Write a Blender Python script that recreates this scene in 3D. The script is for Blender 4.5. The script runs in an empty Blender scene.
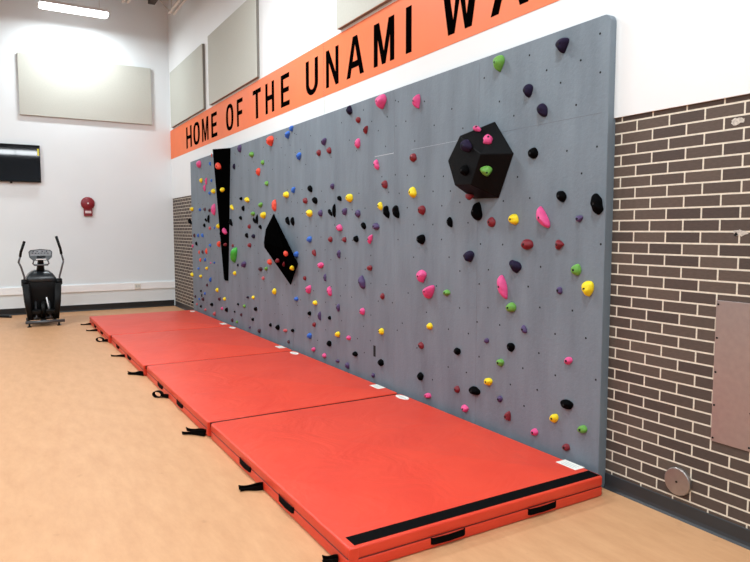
import bpy, bmesh, math, random
from mathutils import Vector, Matrix, noise

S = bpy.context.scene
COL = S.collection
PI = math.pi

# ---------------------------------------------------------------- camera
cam_data = bpy.data.cameras.new('camera')
cam = bpy.data.objects.new('camera', cam_data)
COL.objects.link(cam)
_r = Vector((0.861465336, -0.507815991, -0.000627587))
_u = Vector((0.04079457, 0.06797245, 0.99685282))
_f = Vector((0.50617515, 0.85877975, -0.07927205))
cam.matrix_world = Matrix(((_r.x, _u.x, -_f.x, -3.3817), (_r.y, _u.y, -_f.y, 0.0), (_r.z, _u.z, -_f.z, 1.6896), (0, 0, 0, 1)))
cam_data.sensor_width = 36
cam_data.lens = 36 * 638.11 / 750
cam_data.clip_end = 100
S.camera = cam
# ---------------------------------------------------------------- world, exposure, lamps
w = bpy.data.worlds.new('world'); S.world = w; w.use_nodes = True
w.node_tree.nodes['Background'].inputs[0].default_value = (1, .98, .95, 1)
w.node_tree.nodes['Background'].inputs[1].default_value = 0.3
S.view_settings.view_transform = 'Standard'
S.view_settings.look = 'None'
S.view_settings.gamma = 1
S.view_settings.use_curve_mapping = False
S.view_settings.exposure = -0.41
LAMP_W = 230
LAMP_COL = (.89, .965, 1)
LAMP_SPOTS = [(-1.95, 13.75), (-2.0, 7.2), (-2.0, 1.6), (-2.0, -4.0), (-6.0, 10.5), (-6.0, 4.4), (-6.0, -1.2), (-10.0, 7.2), (-10.0, 1.6)]
LAMP_Z = 5.87
T = 0.0712          # thickness of the climbing wall
YB = 14.588         # back wall
# ---------------------------------------------------------------- materials
def lin(c):
    return tuple(((x/255)/12.92 if x/255 <= .04045 else ((x/255+.055)/1.055)**2.4) for x in c) + (1,)
def mat(name, rgb, rough=.6, metal=0, var=.06, scale=6, bump=0, bscale=60, spec=.5, coat=0):
    m = bpy.data.materials.new(name); m.use_nodes = True
    nt = m.node_tree; b = nt.nodes['Principled BSDF']
    b.inputs['Roughness'].default_value = rough
    b.inputs['Metallic'].default_value = metal
    b.inputs['Specular IOR Level'].default_value = spec
    b.inputs['Coat Weight'].default_value = coat
    tc = nt.nodes.new('ShaderNodeTexCoord')
    n = nt.nodes.new('ShaderNodeTexNoise'); n.inputs['Scale'].default_value = scale; n.inputs['Detail'].default_value = 4
    nt.links.new(tc.outputs['Object'], n.inputs['Vector'])
    r = nt.nodes.new('ShaderNodeValToRGB')
    c = lin(rgb)
    r.color_ramp.elements[0].position = .3; r.color_ramp.elements[1].position = .7
    r.color_ramp.elements[0].color = tuple(x*(1-var) for x in c[:3]) + (1,)
    r.color_ramp.elements[1].color = tuple(min(1, x*(1+var)) for x in c[:3]) + (1,)
    nt.links.new(n.outputs['Fac'], r.inputs['Fac']); nt.links.new(r.outputs['Color'], b.inputs['Base Color'])
    if bump:
        n2 = nt.nodes.new('ShaderNodeTexNoise'); n2.inputs['Scale'].default_value = bscale; n2.inputs['Detail'].default_value = 3
        nt.links.new(tc.outputs['Object'], n2.inputs['Vector'])
        bp = nt.nodes.new('ShaderNodeBump'); bp.inputs['Strength'].default_value = bump; bp.inputs['Distance'].default_value = .01
        nt.links.new(n2.outputs['Fac'], bp.inputs['Height']); nt.links.new(bp.outputs['Normal'], b.inputs['Normal'])
    return m
def emis(name, rgb, s):
    m = bpy.data.materials.new(name); m.use_nodes = True; nt = m.node_tree
    b = nt.nodes['Principled BSDF']; b.inputs['Base Color'].default_value = (.8, .8, .8, 1)
    b.inputs['Emission Color'].default_value = tuple(rgb) + (1,); b.inputs['Emission Strength'].default_value = s
    return m
def brick_material():
    m = bpy.data.materials.new('brown brick'); m.use_nodes = True; nt = m.node_tree; b = nt.nodes['Principled BSDF']
    N, L = nt.nodes.new, nt.links.new
    tc = N('ShaderNodeTexCoord'); sp = N('ShaderNodeSeparateXYZ'); L(tc.outputs['Object'], sp.inputs[0])
    ax = N('ShaderNodeMath'); ax.operation = 'ADD'; ax.inputs[1].default_value = .2179*40 - 2.592
    az = N('ShaderNodeMath'); az.operation = 'ADD'; az.inputs[1].default_value = .0677333*40 - 2.3587
    L(sp.outputs['Y'], ax.inputs[0]); L(sp.outputs['Z'], az.inputs[0])
    cb = N('ShaderNodeCombineXYZ'); L(ax.outputs[0], cb.inputs[0]); L(az.outputs[0], cb.inputs[1])
    br = N('ShaderNodeTexBrick'); L(cb.outputs[0], br.inputs['Vector'])
    br.inputs['Scale'].default_value = 1; br.inputs['Brick Width'].default_value = .2179; br.inputs['Row Height'].default_value = .0677333
    br.inputs['Mortar Size'].default_value = .0052; br.inputs['Mortar Smooth'].default_value = .15; br.inputs['Bias'].default_value = -.1
    br.inputs['Color1'].default_value = lin((74, 61, 55)); br.inputs['Color2'].default_value = lin((96, 81, 71)); br.inputs['Mortar'].default_value = lin((228, 218, 200))
    no = N('ShaderNodeTexNoise'); no.inputs['Scale'].default_value = 120; no.inputs['Detail'].default_value = 5; L(tc.outputs['Object'], no.inputs['Vector'])
    mp = N('ShaderNodeMapping'); mp.inputs['Scale'].default_value = (1, .3, 1); L(tc.outputs['Object'], mp.inputs[0]); L(mp.outputs[0], no.inputs['Vector'])
    mx = N('ShaderNodeMixRGB'); mx.blend_type = 'MULTIPLY'; mx.inputs['Fac'].default_value = .35
    rr = N('ShaderNodeValToRGB'); rr.color_ramp.elements[0].position = .3; rr.color_ramp.elements[0].color = (.45, .45, .45, 1); rr.color_ramp.elements[1].position = .65
    L(no.outputs['Fac'], rr.inputs['Fac']); L(br.outputs['Color'], mx.inputs['Color1']); L(rr.outputs['Color'], mx.inputs['Color2'])
    L(mx.outputs['Color'], b.inputs['Base Color']); b.inputs['Roughness'].default_value = .75
    inv = N('ShaderNodeMath'); inv.operation = 'SUBTRACT'; inv.inputs[0].default_value = 1; L(br.outputs['Fac'], inv.inputs[1])
    bp = N('ShaderNodeBump'); bp.inputs['Strength'].default_value = .5; bp.inputs['Distance'].default_value = .006
    L(inv.outputs[0], bp.inputs['Height']); L(bp.outputs['Normal'], b.inputs['Normal'])
    return m
def wall_grey_material():
    # textured grey climbing wall paint with vertical trowel streaks
    m = bpy.data.materials.new('textured grey paint'); m.use_nodes = True; nt = m.node_tree; b = nt.nodes['Principled BSDF']
    N, L = nt.nodes.new, nt.links.new
    tc = N('ShaderNodeTexCoord')
    mp = N('ShaderNodeMapping'); mp.inputs['Scale'].default_value = (1, 3.2, .7); L(tc.outputs['Object'], mp.inputs[0])
    n = N('ShaderNodeTexNoise'); n.inputs['Scale'].default_value = 1.3; n.inputs['Detail'].default_value = 7; n.inputs['Roughness'].default_value = .62; L(mp.outputs[0], n.inputs['Vector'])
    r = N('ShaderNodeValToRGB'); e = r.color_ramp.elements
    e[0].position = .28; e[0].color = lin((99, 110, 120)); e[1].position = .72; e[1].color = lin((118, 131, 141))
    L(n.outputs['Fac'], r.inputs['Fac']); L(r.outputs['Color'], b.inputs['Base Color']); b.inputs['Roughness'].default_value = .62
    n2 = N('ShaderNodeTexNoise'); n2.inputs['Scale'].default_value = 45; n2.inputs['Detail'].default_value = 5; L(tc.outputs['Object'], n2.inputs['Vector'])
    bp = N('ShaderNodeBump'); bp.inputs['Strength'].default_value = .35; bp.inputs['Distance'].default_value = .006
    L(n2.outputs['Fac'], bp.inputs['Height']); L(bp.outputs['Normal'], b.inputs['Normal'])
    return m
def floor_material():
    m = bpy.data.materials.new('tan sheet flooring'); m.use_nodes = True; nt = m.node_tree; b = nt.nodes['Principled BSDF']
    N, L = nt.nodes.new, nt.links.new
    tc = N('ShaderNodeTexCoord')
    mp = N('ShaderNodeMapping'); mp.inputs['Scale'].default_value = (3.5, 1.0, 1); mp.inputs['Rotation'].default_value = (0, 0, .3); L(tc.outputs['Object'], mp.inputs[0])
    n = N('ShaderNodeTexNoise'); n.inputs['Scale'].default_value = 3; n.inputs['Detail'].default_value = 8; n.inputs['Roughness'].default_value = .7; L(mp.outputs[0], n.inputs['Vector'])
    r = N('ShaderNodeValToRGB'); e = r.color_ramp.elements
    e[0].position = .3; e[0].color = lin((194, 144, 103)); e[1].position = .7; e[1].color = lin((208, 159, 117))
    L(n.outputs['Fac'], r.inputs['Fac'])
    v = N('ShaderNodeTexNoise'); v.inputs['Scale'].default_value = 9; v.inputs['Detail'].default_value = 2; L(tc.outputs['Object'], v.inputs['Vector'])
    vr = N('ShaderNodeValToRGB'); vr.color_ramp.elements[0].position = .2; vr.color_ramp.elements[0].color = (.72, .66, .6, 1); vr.color_ramp.elements[1].position = .3
    L(v.outputs['Fac'], vr.inputs['Fac'])
    mx = N('ShaderNodeMixRGB'); mx.blend_type = 'MULTIPLY'; mx.inputs['Fac'].default_value = .5
    L(r.outputs['Color'], mx.inputs['Color1']); L(vr.outputs['Color'], mx.inputs['Color2']); L(mx.outputs['Color'], b.inputs['Base Color'])
    b.inputs['Roughness'].default_value = .48; b.inputs['Specular IOR Level'].default_value = .35
    return m
def vinyl_material():
    m = bpy.data.materials.new('red mat vinyl'); m.use_nodes = True; nt = m.node_tree; b = nt.nodes['Principled BSDF']
    N, L = nt.nodes.new, nt.links.new
    tc = N('ShaderNodeTexCoord')
    n = N('ShaderNodeTexNoise'); n.inputs['Scale'].default_value = 2.2; n.inputs['Detail'].default_value = 5; L(tc.outputs['Object'], n.inputs['Vector'])
    r = N('ShaderNodeValToRGB'); e = r.color_ramp.elements
    e[0].position = .3; e[0].color = lin((216, 59, 37)); e[1].position = .7; e[1].color = lin((226, 69, 44))
    L(n.outputs['Fac'], r.inputs['Fac']); L(r.outputs['Color'], b.inputs['Base Color']); b.inputs['Roughness'].default_value = .42
    n2 = N('ShaderNodeTexNoise'); n2.inputs['Scale'].default_value = 2.6; n2.inputs['Detail'].default_value = 3; n2.inputs['Distortion'].default_value = 1.2; L(tc.outputs['Object'], n2.inputs['Vector'])
    bp = N('ShaderNodeBump'); bp.inputs['Strength'].default_value = .5; bp.inputs['Distance'].default_value = .02
    L(n2.outputs['Fac'], bp.inputs['Height']); L(bp.outputs['Normal'], b.inputs['Normal'])
    return m
M = {
 'white': mat('white wall paint', (228, 234, 236), .55, var=.012, scale=1.5, bump=.05, bscale=90),
 'upper': mat('upper white paint', (230, 231, 231), .5, var=.012, scale=1.5),
 'orange': mat('orange banner paint', (236, 114, 58), .5, var=.03, scale=3),
 'letter': mat('black lettering', (5, 4, 4), .9, var=.1, spec=0),
 'brick': brick_material(), 'grey': wall_grey_material(), 'floor': floor_material(), 'vinyl': vinyl_material(),
 'base': mat('dark rubber cove base', (44, 46, 49), .5, var=.1),
 'blackbase': mat('black rubber cove base', (14, 14, 15), .5, var=.1),
 'trunk': mat('white raceway', (246, 246, 246), .35, var=.01),
 'block': mat('grey painted block', (128, 138, 150), .7, var=.03),
 'ceiling': mat('painted ceiling deck', (118, 130, 142), .8, var=.05),
 'steel': mat('painted joist steel', (205, 198, 190), .6, var=.08),
 'joistdark': mat('dark joist steel', (70, 64, 60), .6, var=.1),
 'fabric': mat('acoustic panel fabric', (190, 191, 182), .95, var=.03, scale=40, bump=.2, bscale=400),
 'fabricedge': mat('panel edge fabric', (120, 117, 110), .95, var=.05),
 'black': mat('matte black plastic', (8, 8, 9), .5, var=.2, spec=.2),
 'blackmatte': mat('flat black plywood', (3, 3, 3), .8, var=.2, spec=0),
 'blackvol': mat('black painted plywood', (8, 8, 10), .5, var=.3, scale=3, bump=.1, spec=.09),
 'web': mat('black webbing', (5, 5, 6), .9, var=.2, scale=60, spec=.08),
 'hole': mat('dark recess', (5, 5, 6), .9, var=.1),
 'seam': mat('darker panel seam', (96, 101, 110), .7, var=.1),  # seam lines a little darker than the panel paint
 'seamglint': mat('painted seam glint', (176, 182, 190), .6, var=.1),  # glint along the seam, put into the colour as a pale tone
 'tag': mat('white printed label', (238, 235, 225), .5, var=.03),
 'print': mat('grey label print', (196, 202, 198), .6, var=.1),
 'chrome': mat('brushed stainless', (172, 160, 158), .42, .75, var=.05, scale=30),
 'disc': mat('satin steel cover', (160, 152, 148), .4, .8, var=.08, scale=20),
 'screw': mat('dark screw', (30, 28, 28), .5, .5),
 'gun': mat('grey machine metal', (92, 94, 98), .4, .5, var=.1),
 'console': mat('grey console plastic', (120, 124, 128), .45, var=.1),
 'hood': mat('dark hood plastic', (34, 38, 41), .3, var=.15),
 'screen': mat('glossy screen', (4, 5, 8), .03, var=.1, spec=.9),
 'yellowtag': mat('yellow sticker', (215, 205, 40), .5, var=.1),
 'alarm': mat('fire alarm red', (132, 26, 38), .4, var=.06),
 'alarmlt': mat('strobe lens', (225, 205, 205), .2, var=.05),
 'piping': mat('dark red piping', (110, 28, 24), .6, var=.1),
 'addedglow': emis('added strip glow for the screen', (.9, .96, 1), 19),  # glow of the added, unseen strips behind the camera
 'lens': emis('lamp lens', LAMP_COL, 14),
 'housing': mat('white lamp housing', (225, 225, 225), .5, var=.02),
 'plaster': mat('white plaster smear', (190, 182, 172), .8, var=.3, scale=80),
 'outlet': mat('ivory outlet', (222, 218, 208), .4, var=.02),
}
HC = {'yellow': (236, 208, 24), 'pink': (216, 74, 132), 'dark-red': (118, 22, 34), 'maroon': (66, 20, 36), 'blue': (42, 98, 186),
 'purple': (72, 54, 96), 'green': (98, 154, 62), 'orange-red': (228, 76, 54), 'charcoal': (36, 30, 50), 'salmon': (190, 84, 88), 'black': (4, 4, 5)}
HM = {k: mat(k.replace('-', ' ') + ' resin', v, (.75 if k == 'black' else .55), var=.1, scale=25, bump=.25, bscale=90, spec=.04 if k in ('black', 'charcoal') else .4) for k, v in HC.items()}
HM['deepgreen'] = mat('deep green resin', (58, 172, 58), .45, var=.1, scale=12)
# ---------------------------------------------------------------- helpers
def obj(name, bm, m, parent=None, smooth=False, bevel=0, seg=2):
    me = bpy.data.meshes.new(name)
    bmesh.ops.recalc_face_normals(bm, faces=bm.faces)
    bm.to_mesh(me); bm.free()
    o = bpy.data.objects.new(name, me); COL.objects.link(o)
    for mm in (m if isinstance(m, (list, tuple)) else [m]): me.materials.append(mm)
    if smooth:
        for p in me.polygons: p.use_smooth = True
    if bevel:
        b = o.modifiers.new('bevel', 'BEVEL'); b.width = bevel; b.segments = seg; b.limit_method = 'ANGLE'; b.angle_limit = .6
    if parent: o.parent = parent
    return o
def thing(name, label, cat, loc=(0, 0, 0), rz=0, group=None):
    o = bpy.data.objects.new(name, None); COL.objects.link(o); o.location = loc; o.rotation_euler = (0, 0, rz)
    o.empty_display_size = .1; return tag(o, label, cat, group)
def tag(o, label, cat, group=None):
    o['label'] = label; o['category'] = cat
    if group: o['group'] = group
    return o
def struct(name, bm, m, parent=None, **k):
    o = obj(name, bm, m, parent, **k); o['kind'] = 'structure'; return o
def box(bm, a, b, mi=0):
    x0, y0, z0 = a; x1, y1, z1 = b
    vs = [bm.verts.new(v) for v in ((x0,y0,z0),(x1,y0,z0),(x1,y1,z0),(x0,y1,z0),(x0,y0,z1),(x1,y0,z1),(x1,y1,z1),(x0,y1,z1))]
    for f in ((0,3,2,1),(4,5,6,7),(0,1,5,4),(1,2,6,5),(2,3,7,6),(3,0,4,7)):
        bm.faces.new([vs[i] for i in f]).material_index = mi
    return bm
def BX(a, b): return box(bmesh.new(), a, b)
def tube(bm, pts, r, n=10, caps=True):
    pts = [Vector(p) for p in pts]; rs = r if isinstance(r, (list, tuple)) else [r]*len(pts)
    rings = []; prev = None
    for i, p in enumerate(pts):
        t = (pts[min(i+1, len(pts)-1)] - pts[max(i-1, 0)]).normalized()
        a = prev - t*prev.dot(t) if prev is not None else t.orthogonal()
        a.normalize(); prev = a; b = t.cross(a)
        rings.append([bm.verts.new(p + (a*math.cos(2*PI*k/n) + b*math.sin(2*PI*k/n))*rs[i]) for k in range(n)])
    for A, B in zip(rings, rings[1:]):
        for k in range(n): bm.faces.new((A[k], A[(k+1)%n], B[(k+1)%n], B[k]))
    if caps: bm.faces.new(rings[0][::-1]); bm.faces.new(rings[-1])
    return bm
def loft(bm, sections, caps=True):
    rings = [[bm.verts.new(p) for p in s] for s in sections]; n = len(rings[0])
    for A, B in zip(rings, rings[1:]):
        for k in range(n): bm.faces.new((A[k], A[(k+1)%n], B[(k+1)%n], B[k]))
    if caps: bm.faces.new(rings[0][::-1]); bm.faces.new(rings[-1])
    return bm
def rrect(cx, cy, hx, hy, r, z, n=4):
    out = []
    for qx, qy, a0 in ((1,1,0),(-1,1,PI/2),(-1,-1,PI),(1,-1,3*PI/2)):
        for k in range(n+1):
            a = a0 + k*PI/2/n
            out.append((cx + qx*(hx-r) + r*math.cos(a), cy + qy*(hy-r) + r*math.sin(a), z))
    return out
def lathe(bm, prof, axis='x', at=(0,0,0), n=28):
    # prof: (radius, height) pairs; height runs along the axis
    rings = []
    for r, h in prof:
        ring = []
        for k in range(n):
            a = 2*PI*k/n; c, s = r*math.cos(a), r*math.sin(a)
            v = {'x': (h, c, s), 'y': (c, h, s), 'z': (c, s, h)}[axis]
            ring.append(bm.verts.new((v[0]+at[0], v[1]+at[1], v[2]+at[2])))
        rings.append(ring)
    for A, B in zip(rings, rings[1:]):
        for k in range(n): bm.faces.new((A[k], A[(k+1)%n], B[(k+1)%n], B[k]))
    bm.faces.new(rings[0][::-1]); bm.faces.new(rings[-1]); return bm
# ---------------------------------------------------------------- setting
XL, YN, ZC = -14.0, -8.0, 7.3
struct('floor', BX((XL-.2, YN-.2, -.1), (.2, YB+.2, 0)), M['floor'])
struct('ceiling', BX((XL-.2, YN-.2, ZC), (.2, YB+.2, ZC+.1)), M['ceiling'])
struct('wall_back', BX((XL-.2, YB, 0), (.2, YB+.2, ZC)), M['white'])
struct('wall_left', BX((XL-.2, YN-.2, 0), (XL, YB, ZC)), M['block'])
struct('wall_front', BX((XL, YN-.2, 0), (.2, YN, ZC)), M['block'])
struct('wall_right', BX((0, YN, 0), (.2, YB, 2.42)), M['brick'])
bm = BX((-.014, YN, 2.392), (.2, YB, ZC))
struct('wall_right_upper', bm, M['upper'])
bm = BX((-.0175, 6.88, 2.392), (-.0145, 6.888, ZC)); struct('trim_1', bm, M['print'])
def cove(a, b, axis, h, m, name):
    # rubber base with a small cove toe; runs from a to b
    prof = [(0, h), (.004, h), (.006, h-.004), (.006, .03), (.011, .012), (.022, .0), (0, 0)]
    secs = []
    for t in (a, b):
        secs.append([(-d, t, z) if axis == 'y' else (t, YB-d, z) for d, z in prof])
    struct(name, loft(bmesh.new(), secs), m)
cove(YN, 2.75, 'y', .101, M['base'], 'baseboard_right')
cove(12.75, YB-.02, 'y', .115, M['base'], 'baseboard_right_far')
cove(XL, -.025, 'x', .135, M['blackbase'], 'baseboard_back')
# white surface raceway on the back wall
struct('trim_2', BX((XL, YB-.035, .408), (-.002, YB, .555)), M['trunk'], bevel=.004)
for k in range(6):  # added glowing strips, out of view, to give the television its bright reflection
    x = -13.2 + k*2.15
    struct('glow_strip_%d' % (k+1), BX((x, YN+.001, 5.48), (x+2.12, YN+.02, 5.70)), M['addedglow'])
# plaster smears and a spalled brick near the right edge of the photo
def smear(y, z, ry, rz, seed, m, name):
    random.seed(seed); bm = bmesh.new()
    ring = [bm.verts.new((-.0022, y + ry*math.cos(a)*random.uniform(.5, 1.1), z + rz*math.sin(a)*random.uniform(.5, 1.1))) for a in [k*2*PI/18 for k in range(18)]]
    ring2 = [bm.verts.new((-.0002, v.co.y, v.co.z)) for v in ring]
    bm.faces.new(ring)
    for k in range(18): bm.faces.new((ring[k], ring[(k+1)%18], ring2[(k+1)%18], ring2[k]))
    o = struct(name, bm, m)
smear(1.975, 2.262, .045, .022, 3, M['plaster'], 'trim_3')
smear(1.93, 1.675, .045, .020, 5, M['plaster'], 'trim_4')
smear(1.955, 1.668, .014, .012, 8, M['hole'], 'trim_5')
# ---------------------------------------------------------------- orange banner with lettering
ban = thing('wall_banner', 'long orange painted banner with black capitals running above the climbing wall', 'banner', (0, 6, 3.25))
b0 = obj('banner_field', BX((-.0175, -2-6, .004), (-.0135, YB-6-.003, .622)), M['orange'], ban)
bm = BX((-.0178, 6.882-6, .006), (-.0172, 6.887-6, .62)); obj('banner_joint', bm, M['piping'], ban)
G = {  # unit strokes, x to the photo right 0..1, z 0..1
 'H': [[(0,0),(.26,0),(.26,1),(0,1)], [(.74,0),(1,0),(1,1),(.74,1)], [(.26,.42),(.74,.42),(.74,.58),(.26,.58)]],
 'E': [[(0,0),(.3,0),(.3,1),(0,1)], [(.3,0),(1,0),(1,.15),(.3,.15)], [(.3,.43),(.92,.43),(.92,.58),(.3,.58)], [(.3,.85),(.98,.85),(.98,1),(.3,1)]],
 'F': [[(0,0),(.31,0),(.31,1),(0,1)], [(.31,.41),(.9,.41),(.9,.56),(.31,.56)], [(.31,.85),(1,.85),(1,1),(.31,1)]],
 'T': [[(.36,0),(.64,0),(.64,.85),(.36,.85)], [(0,.85),(1,.85),(1,1),(0,1)]],
 'M': [[(0,0),(.2,0),(.2,.82),(.2,1),(0,1)], [(.8,0),(1,0),(1,1),(.8,1),(.8,.82)], [(.2,1),(.2,.62),(.41,0),(.5,0),(.5,.3),(.27,1)], [(.8,1),(.73,1),(.5,.3),(.5,0),(.59,0),(.8,.62)]],
 'N': [[(0,0),(.24,0),(.24,1),(0,1)], [(.76,0),(1,0),(1,1),(.76,1)], [(.24,1),(.24,.66),(.76,0),(.76,.34)]],
 'A': [[(0,0),(.22,0),(.3,.22),(.36,.38),(.5,.8),(.5,1),(.37,1)], [(1,0),(.63,1),(.5,1),(.5,.8),(.64,.38),(.7,.22),(.78,0)], [(.3,.22),(.7,.22),(.64,.38),(.36,.38)]],
 'W': [[(0,1),(.18,0),(.29,0),(.32,.26),(.17,1)], [(.29,0),(.36,0),(.5,.66),(.5,1),(.42,1),(.32,.26)], [(.5,1),(.5,.66),(.64,0),(.71,0),(.68,.26),(.58,1)], [(.71,0),(.82,0),(1,1),(.83,1),(.68,.26)]],
 'I': [[(0,0),(1,0),(1,1),(0,1)]],
}
def ringglyph(kind):
    polys = []; n = 24
    if kind == 'O':
        P = [(.5+.5*math.copysign(abs(math.cos(a))**.8, math.cos(a)), .5+.51*math.copysign(abs(math.sin(a))**.8, math.sin(a))) for a in [k*2*PI/n for k in range(n)]]
        Q = [(.5+.23*math.copysign(abs(math.cos(a))**.8, math.cos(a)), .5+.36*math.copysign(abs(math.sin(a))**.8, math.sin(a))) for a in [k*2*PI/n for k in range(n)]]
        for k in range(n): polys.append([P[k], P[(k+1)%n], Q[(k+1)%n], Q[k]])
    else:
        polys += [[(0,.34),(.26,.34),(.26,1),(0,1)], [(.74,.34),(1,.34),(1,1),(.74,1)]]
        A = [PI + k*PI/12 for k in range(13)]
        P = [(.5+.5*math.cos(a), .34+.35*math.sin(a)) for a in A]; Q = [(.5+.24*math.cos(a), .34+.19*math.sin(a)) for a in A]
        for k in range(12): polys.append([P[k], P[k+1], Q[k+1], Q[k]])
    return polys
G['O'] = ringglyph('O'); G['U'] = ringglyph('U')
TEXT = [('H', 13.221, 12.799), ('O', 12.679, 12.219), ('M', 12.065, 11.643), ('E', 11.462, 11.113), ('O', 10.605, 10.217), ('F', 10.039, 9.761), ('T', 9.296, 8.958), ('H', 8.777, 8.446), ('E', 8.202, 7.905), ('U', 7.39, 7.04), ('N', 6.824, 6.507), ('A', 6.316, 5.932), ('M', 5.728, 5.338), ('I', 5.135, 5.039), ('W', 4.569, 4.078), ('A', 3.935, 3.524)]
for ch, ya, yb in TEXT:
    bm = bmesh.new(); z0, z1 = 3.335, 3.755
    for poly in G[ch]:
        for i, x in enumerate((-.0186, -.0172)):
            pass
        fr = [bm.verts.new((-.0190, ya + (yb-ya)*px - 6, z0 + (z1-z0)*pz - 3.25)) for px, pz in poly]
        bk = [bm.verts.new((-.0172, v.co.y, v.co.z)) for v in fr]
        bm.faces.new(fr)
        for k in range(len(fr)): bm.faces.new((fr[k], fr[(k+1)%len(fr)], bk[(k+1)%len(fr)], bk[k]))
    obj('letter', bm, M['letter'], ban)
# ---------------------------------------------------------------- acoustic panels
def panel(label, a, b, face, grp='acoustic panels on the white walls'):
    c = ((a[0]+b[0])/2, (a[1]+b[1])/2, a[2])
    t = thing('acoustic_panel', label, 'acoustic panel', c, 0, grp)
    A = tuple(a[i]-c[i] for i in range(3)); B = tuple(b[i]-c[i] for i in range(3))
    if face == 'y':
        obj('fabric_face', BX((A[0], A[1], A[2]), (B[0], A[1]+.012, B[2])), M['fabric'], t, bevel=.004)
        obj('panel_frame', BX((A[0]+.002, A[1]+.0125, A[2]+.002), (B[0]-.002, B[1], B[2]-.002)), M['fabricedge'], t)
    else:
        obj('fabric_face', BX((A[0], A[1], A[2]), (A[0]+.012, B[1], B[2])), M['fabric'], t, bevel=.004)
        obj('panel_frame', BX((A[0]+.0125, A[1]+.002, A[2]+.002), (B[0], B[1]-.002, B[2]-.002)), M['fabricedge'], t)
panel('wide pale fabric acoustic panel on back wall below the lit ceiling lamp', (-2.915, YB-.052, 3.965), (-.41, YB-.001, 5.16), 'y')
panel('pale acoustic panel in the far corner above the first word of the orange banner', (-.066, 11.79, 3.90), (-.0145, 14.30, 5.06), 'x')
panel('large pale acoustic panel second from far corner, above OF THE on the banner', (-.066, 9.00, 3.90), (-.0145, 11.42, 5.09), 'x')
panel('pale acoustic panel at top frame edge above the N and A of the banner', (-.066, 3.86, 3.90), (-.0145, 6.46, 5.10), 'x')
# ---------------------------------------------------------------- climbing wall
Y0, Y1, ZT = 2.7502, 12.7472, 3.027
cw = thing('climbing_wall', 'long textured grey indoor climbing wall panel fixed along the brick wall', 'climbing wall', (-T/2, (Y0+Y1)/2, 0))
cyo = (Y0+Y1)/2
prof = [(Y1-cyo, 0), (Y1-cyo, ZT)] + [(Y0-cyo+.05-.05*math.sin(a), ZT-.05+.05*math.cos(a)) for a in [k*PI/2/6 for k in range(7)]] + [(Y0-cyo, 0)]
bm = loft(bmesh.new(), [[(-T/2, y, z) for y, z in prof], [(T/2-.015, y, z) for y, z in prof]])
obj('wall_panel', bm, M['grey'], cw, bevel=.004, seg=2)
obj('backing_frame', BX((T/2-.0149, Y0-cyo+.001, .003), (T/2-.0012, Y1-cyo, 2.388)), M['grey'], cw)
XF = -T/2
sx = XF - .0008
o = obj('panel_seam', BX((sx, 4.2-cyo, 2.4275), (XF+.001, 4.95-cyo, 2.4295)), M['seamglint'], cw)
o = obj('panel_seam', BX((sx, 5.26-cyo, 2.4265), (XF+.001, 5.62-cyo, 2.4325)), M['seamglint'], cw)
o = obj('panel_seam', BX((sx, 2.80-cyo, 2.427), (XF+.001, 4.2-cyo, 2.4295)), M['seam'], cw)
for k in range(1, 8):
    y = Y0 + 1.2496*k - cyo
    obj('panel_seam', BX((sx, y-.0012, .02), (XF+.001, y+.0012, ZT-.03)), M['seam'], cw)
obj('access_slot', BX((XF-.001, 5.605-cyo, .385), (XF+.001, 5.650-cyo, .50)), M['hole'], cw)
TN = [(2.78,1.6),(2.79,.72),(2.82,2.68),(2.83,2.92),(2.83,2.22),(2.88,.98),(2.95,2.06),(2.98,2.79),(3.0,1.15),(3.01,2.51),(3.08,2.22),(3.14,.68),(3.15,2.68),(3.15,.97),(3.28,2.79),(3.3,.81),(3.3,1.14),(3.3,1.43),(3.31,.54),(3.42,1.28),(3.42,1.92),(3.44,.39),(3.45,2.93),(3.46,.67),(3.55,2.08),(3.59,.52),(3.6,2.53),(3.7,1.91),(3.7,1.58),(3.72,.96),(3.76,2.66),(3.86,1.38),(3.86,1.08),(3.94,2.87),(3.96,1.58),(3.96,.67),(3.97,1.26),(3.99,.95),(4.1,.84),(4.12,1.75),(4.12,.51),(4.22,1.35),(4.22,1.04),(4.23,1.92),(4.36,2.02),(4.37,1.46),(4.37,.51),(4.37,.84),(4.46,2.15),(4.48,1.9),(4.48,1.61),(4.61,1.74),(4.61,2.03),(4.74,2.17),(4.91,1.44),(4.91,1.74),(5.02,2.2),(5.02,1.9),(5.16,2.04),(4.2,2.52),(4.35,2.7),(4.6,2.6),(4.75,2.83),(4.9,2.5),(5.05,2.7),(5.18,2.9),(4.55,1.2),(4.7,.95),(4.85,.6),(5.0,1.1),(5.1,.8),(4.6,.35)]
bm = bmesh.new()
for rep in range(4):
    for (y, z) in TN:
        yy = y + 2.4*rep
        if yy > Y1-.05: continue
        vs = []
        for k in range(8):
            a = k*PI/4; vs.append((XF-.0009, yy-cyo+.0075*math.cos(a), z+.0075*math.sin(a)))
        f = [bm.verts.new(v) for v in vs]; g = [bm.verts.new((XF+.001, v[1], v[2])) for v in vs]
        bm.faces.new(f)
        for k in range(8): bm.faces.new((f[k], f[(k+1)%8], g[(k+1)%8], g[k]))
o = obj('bolt_holes', bm, M['hole'], cw); o['kind'] = 'stuff'
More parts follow.
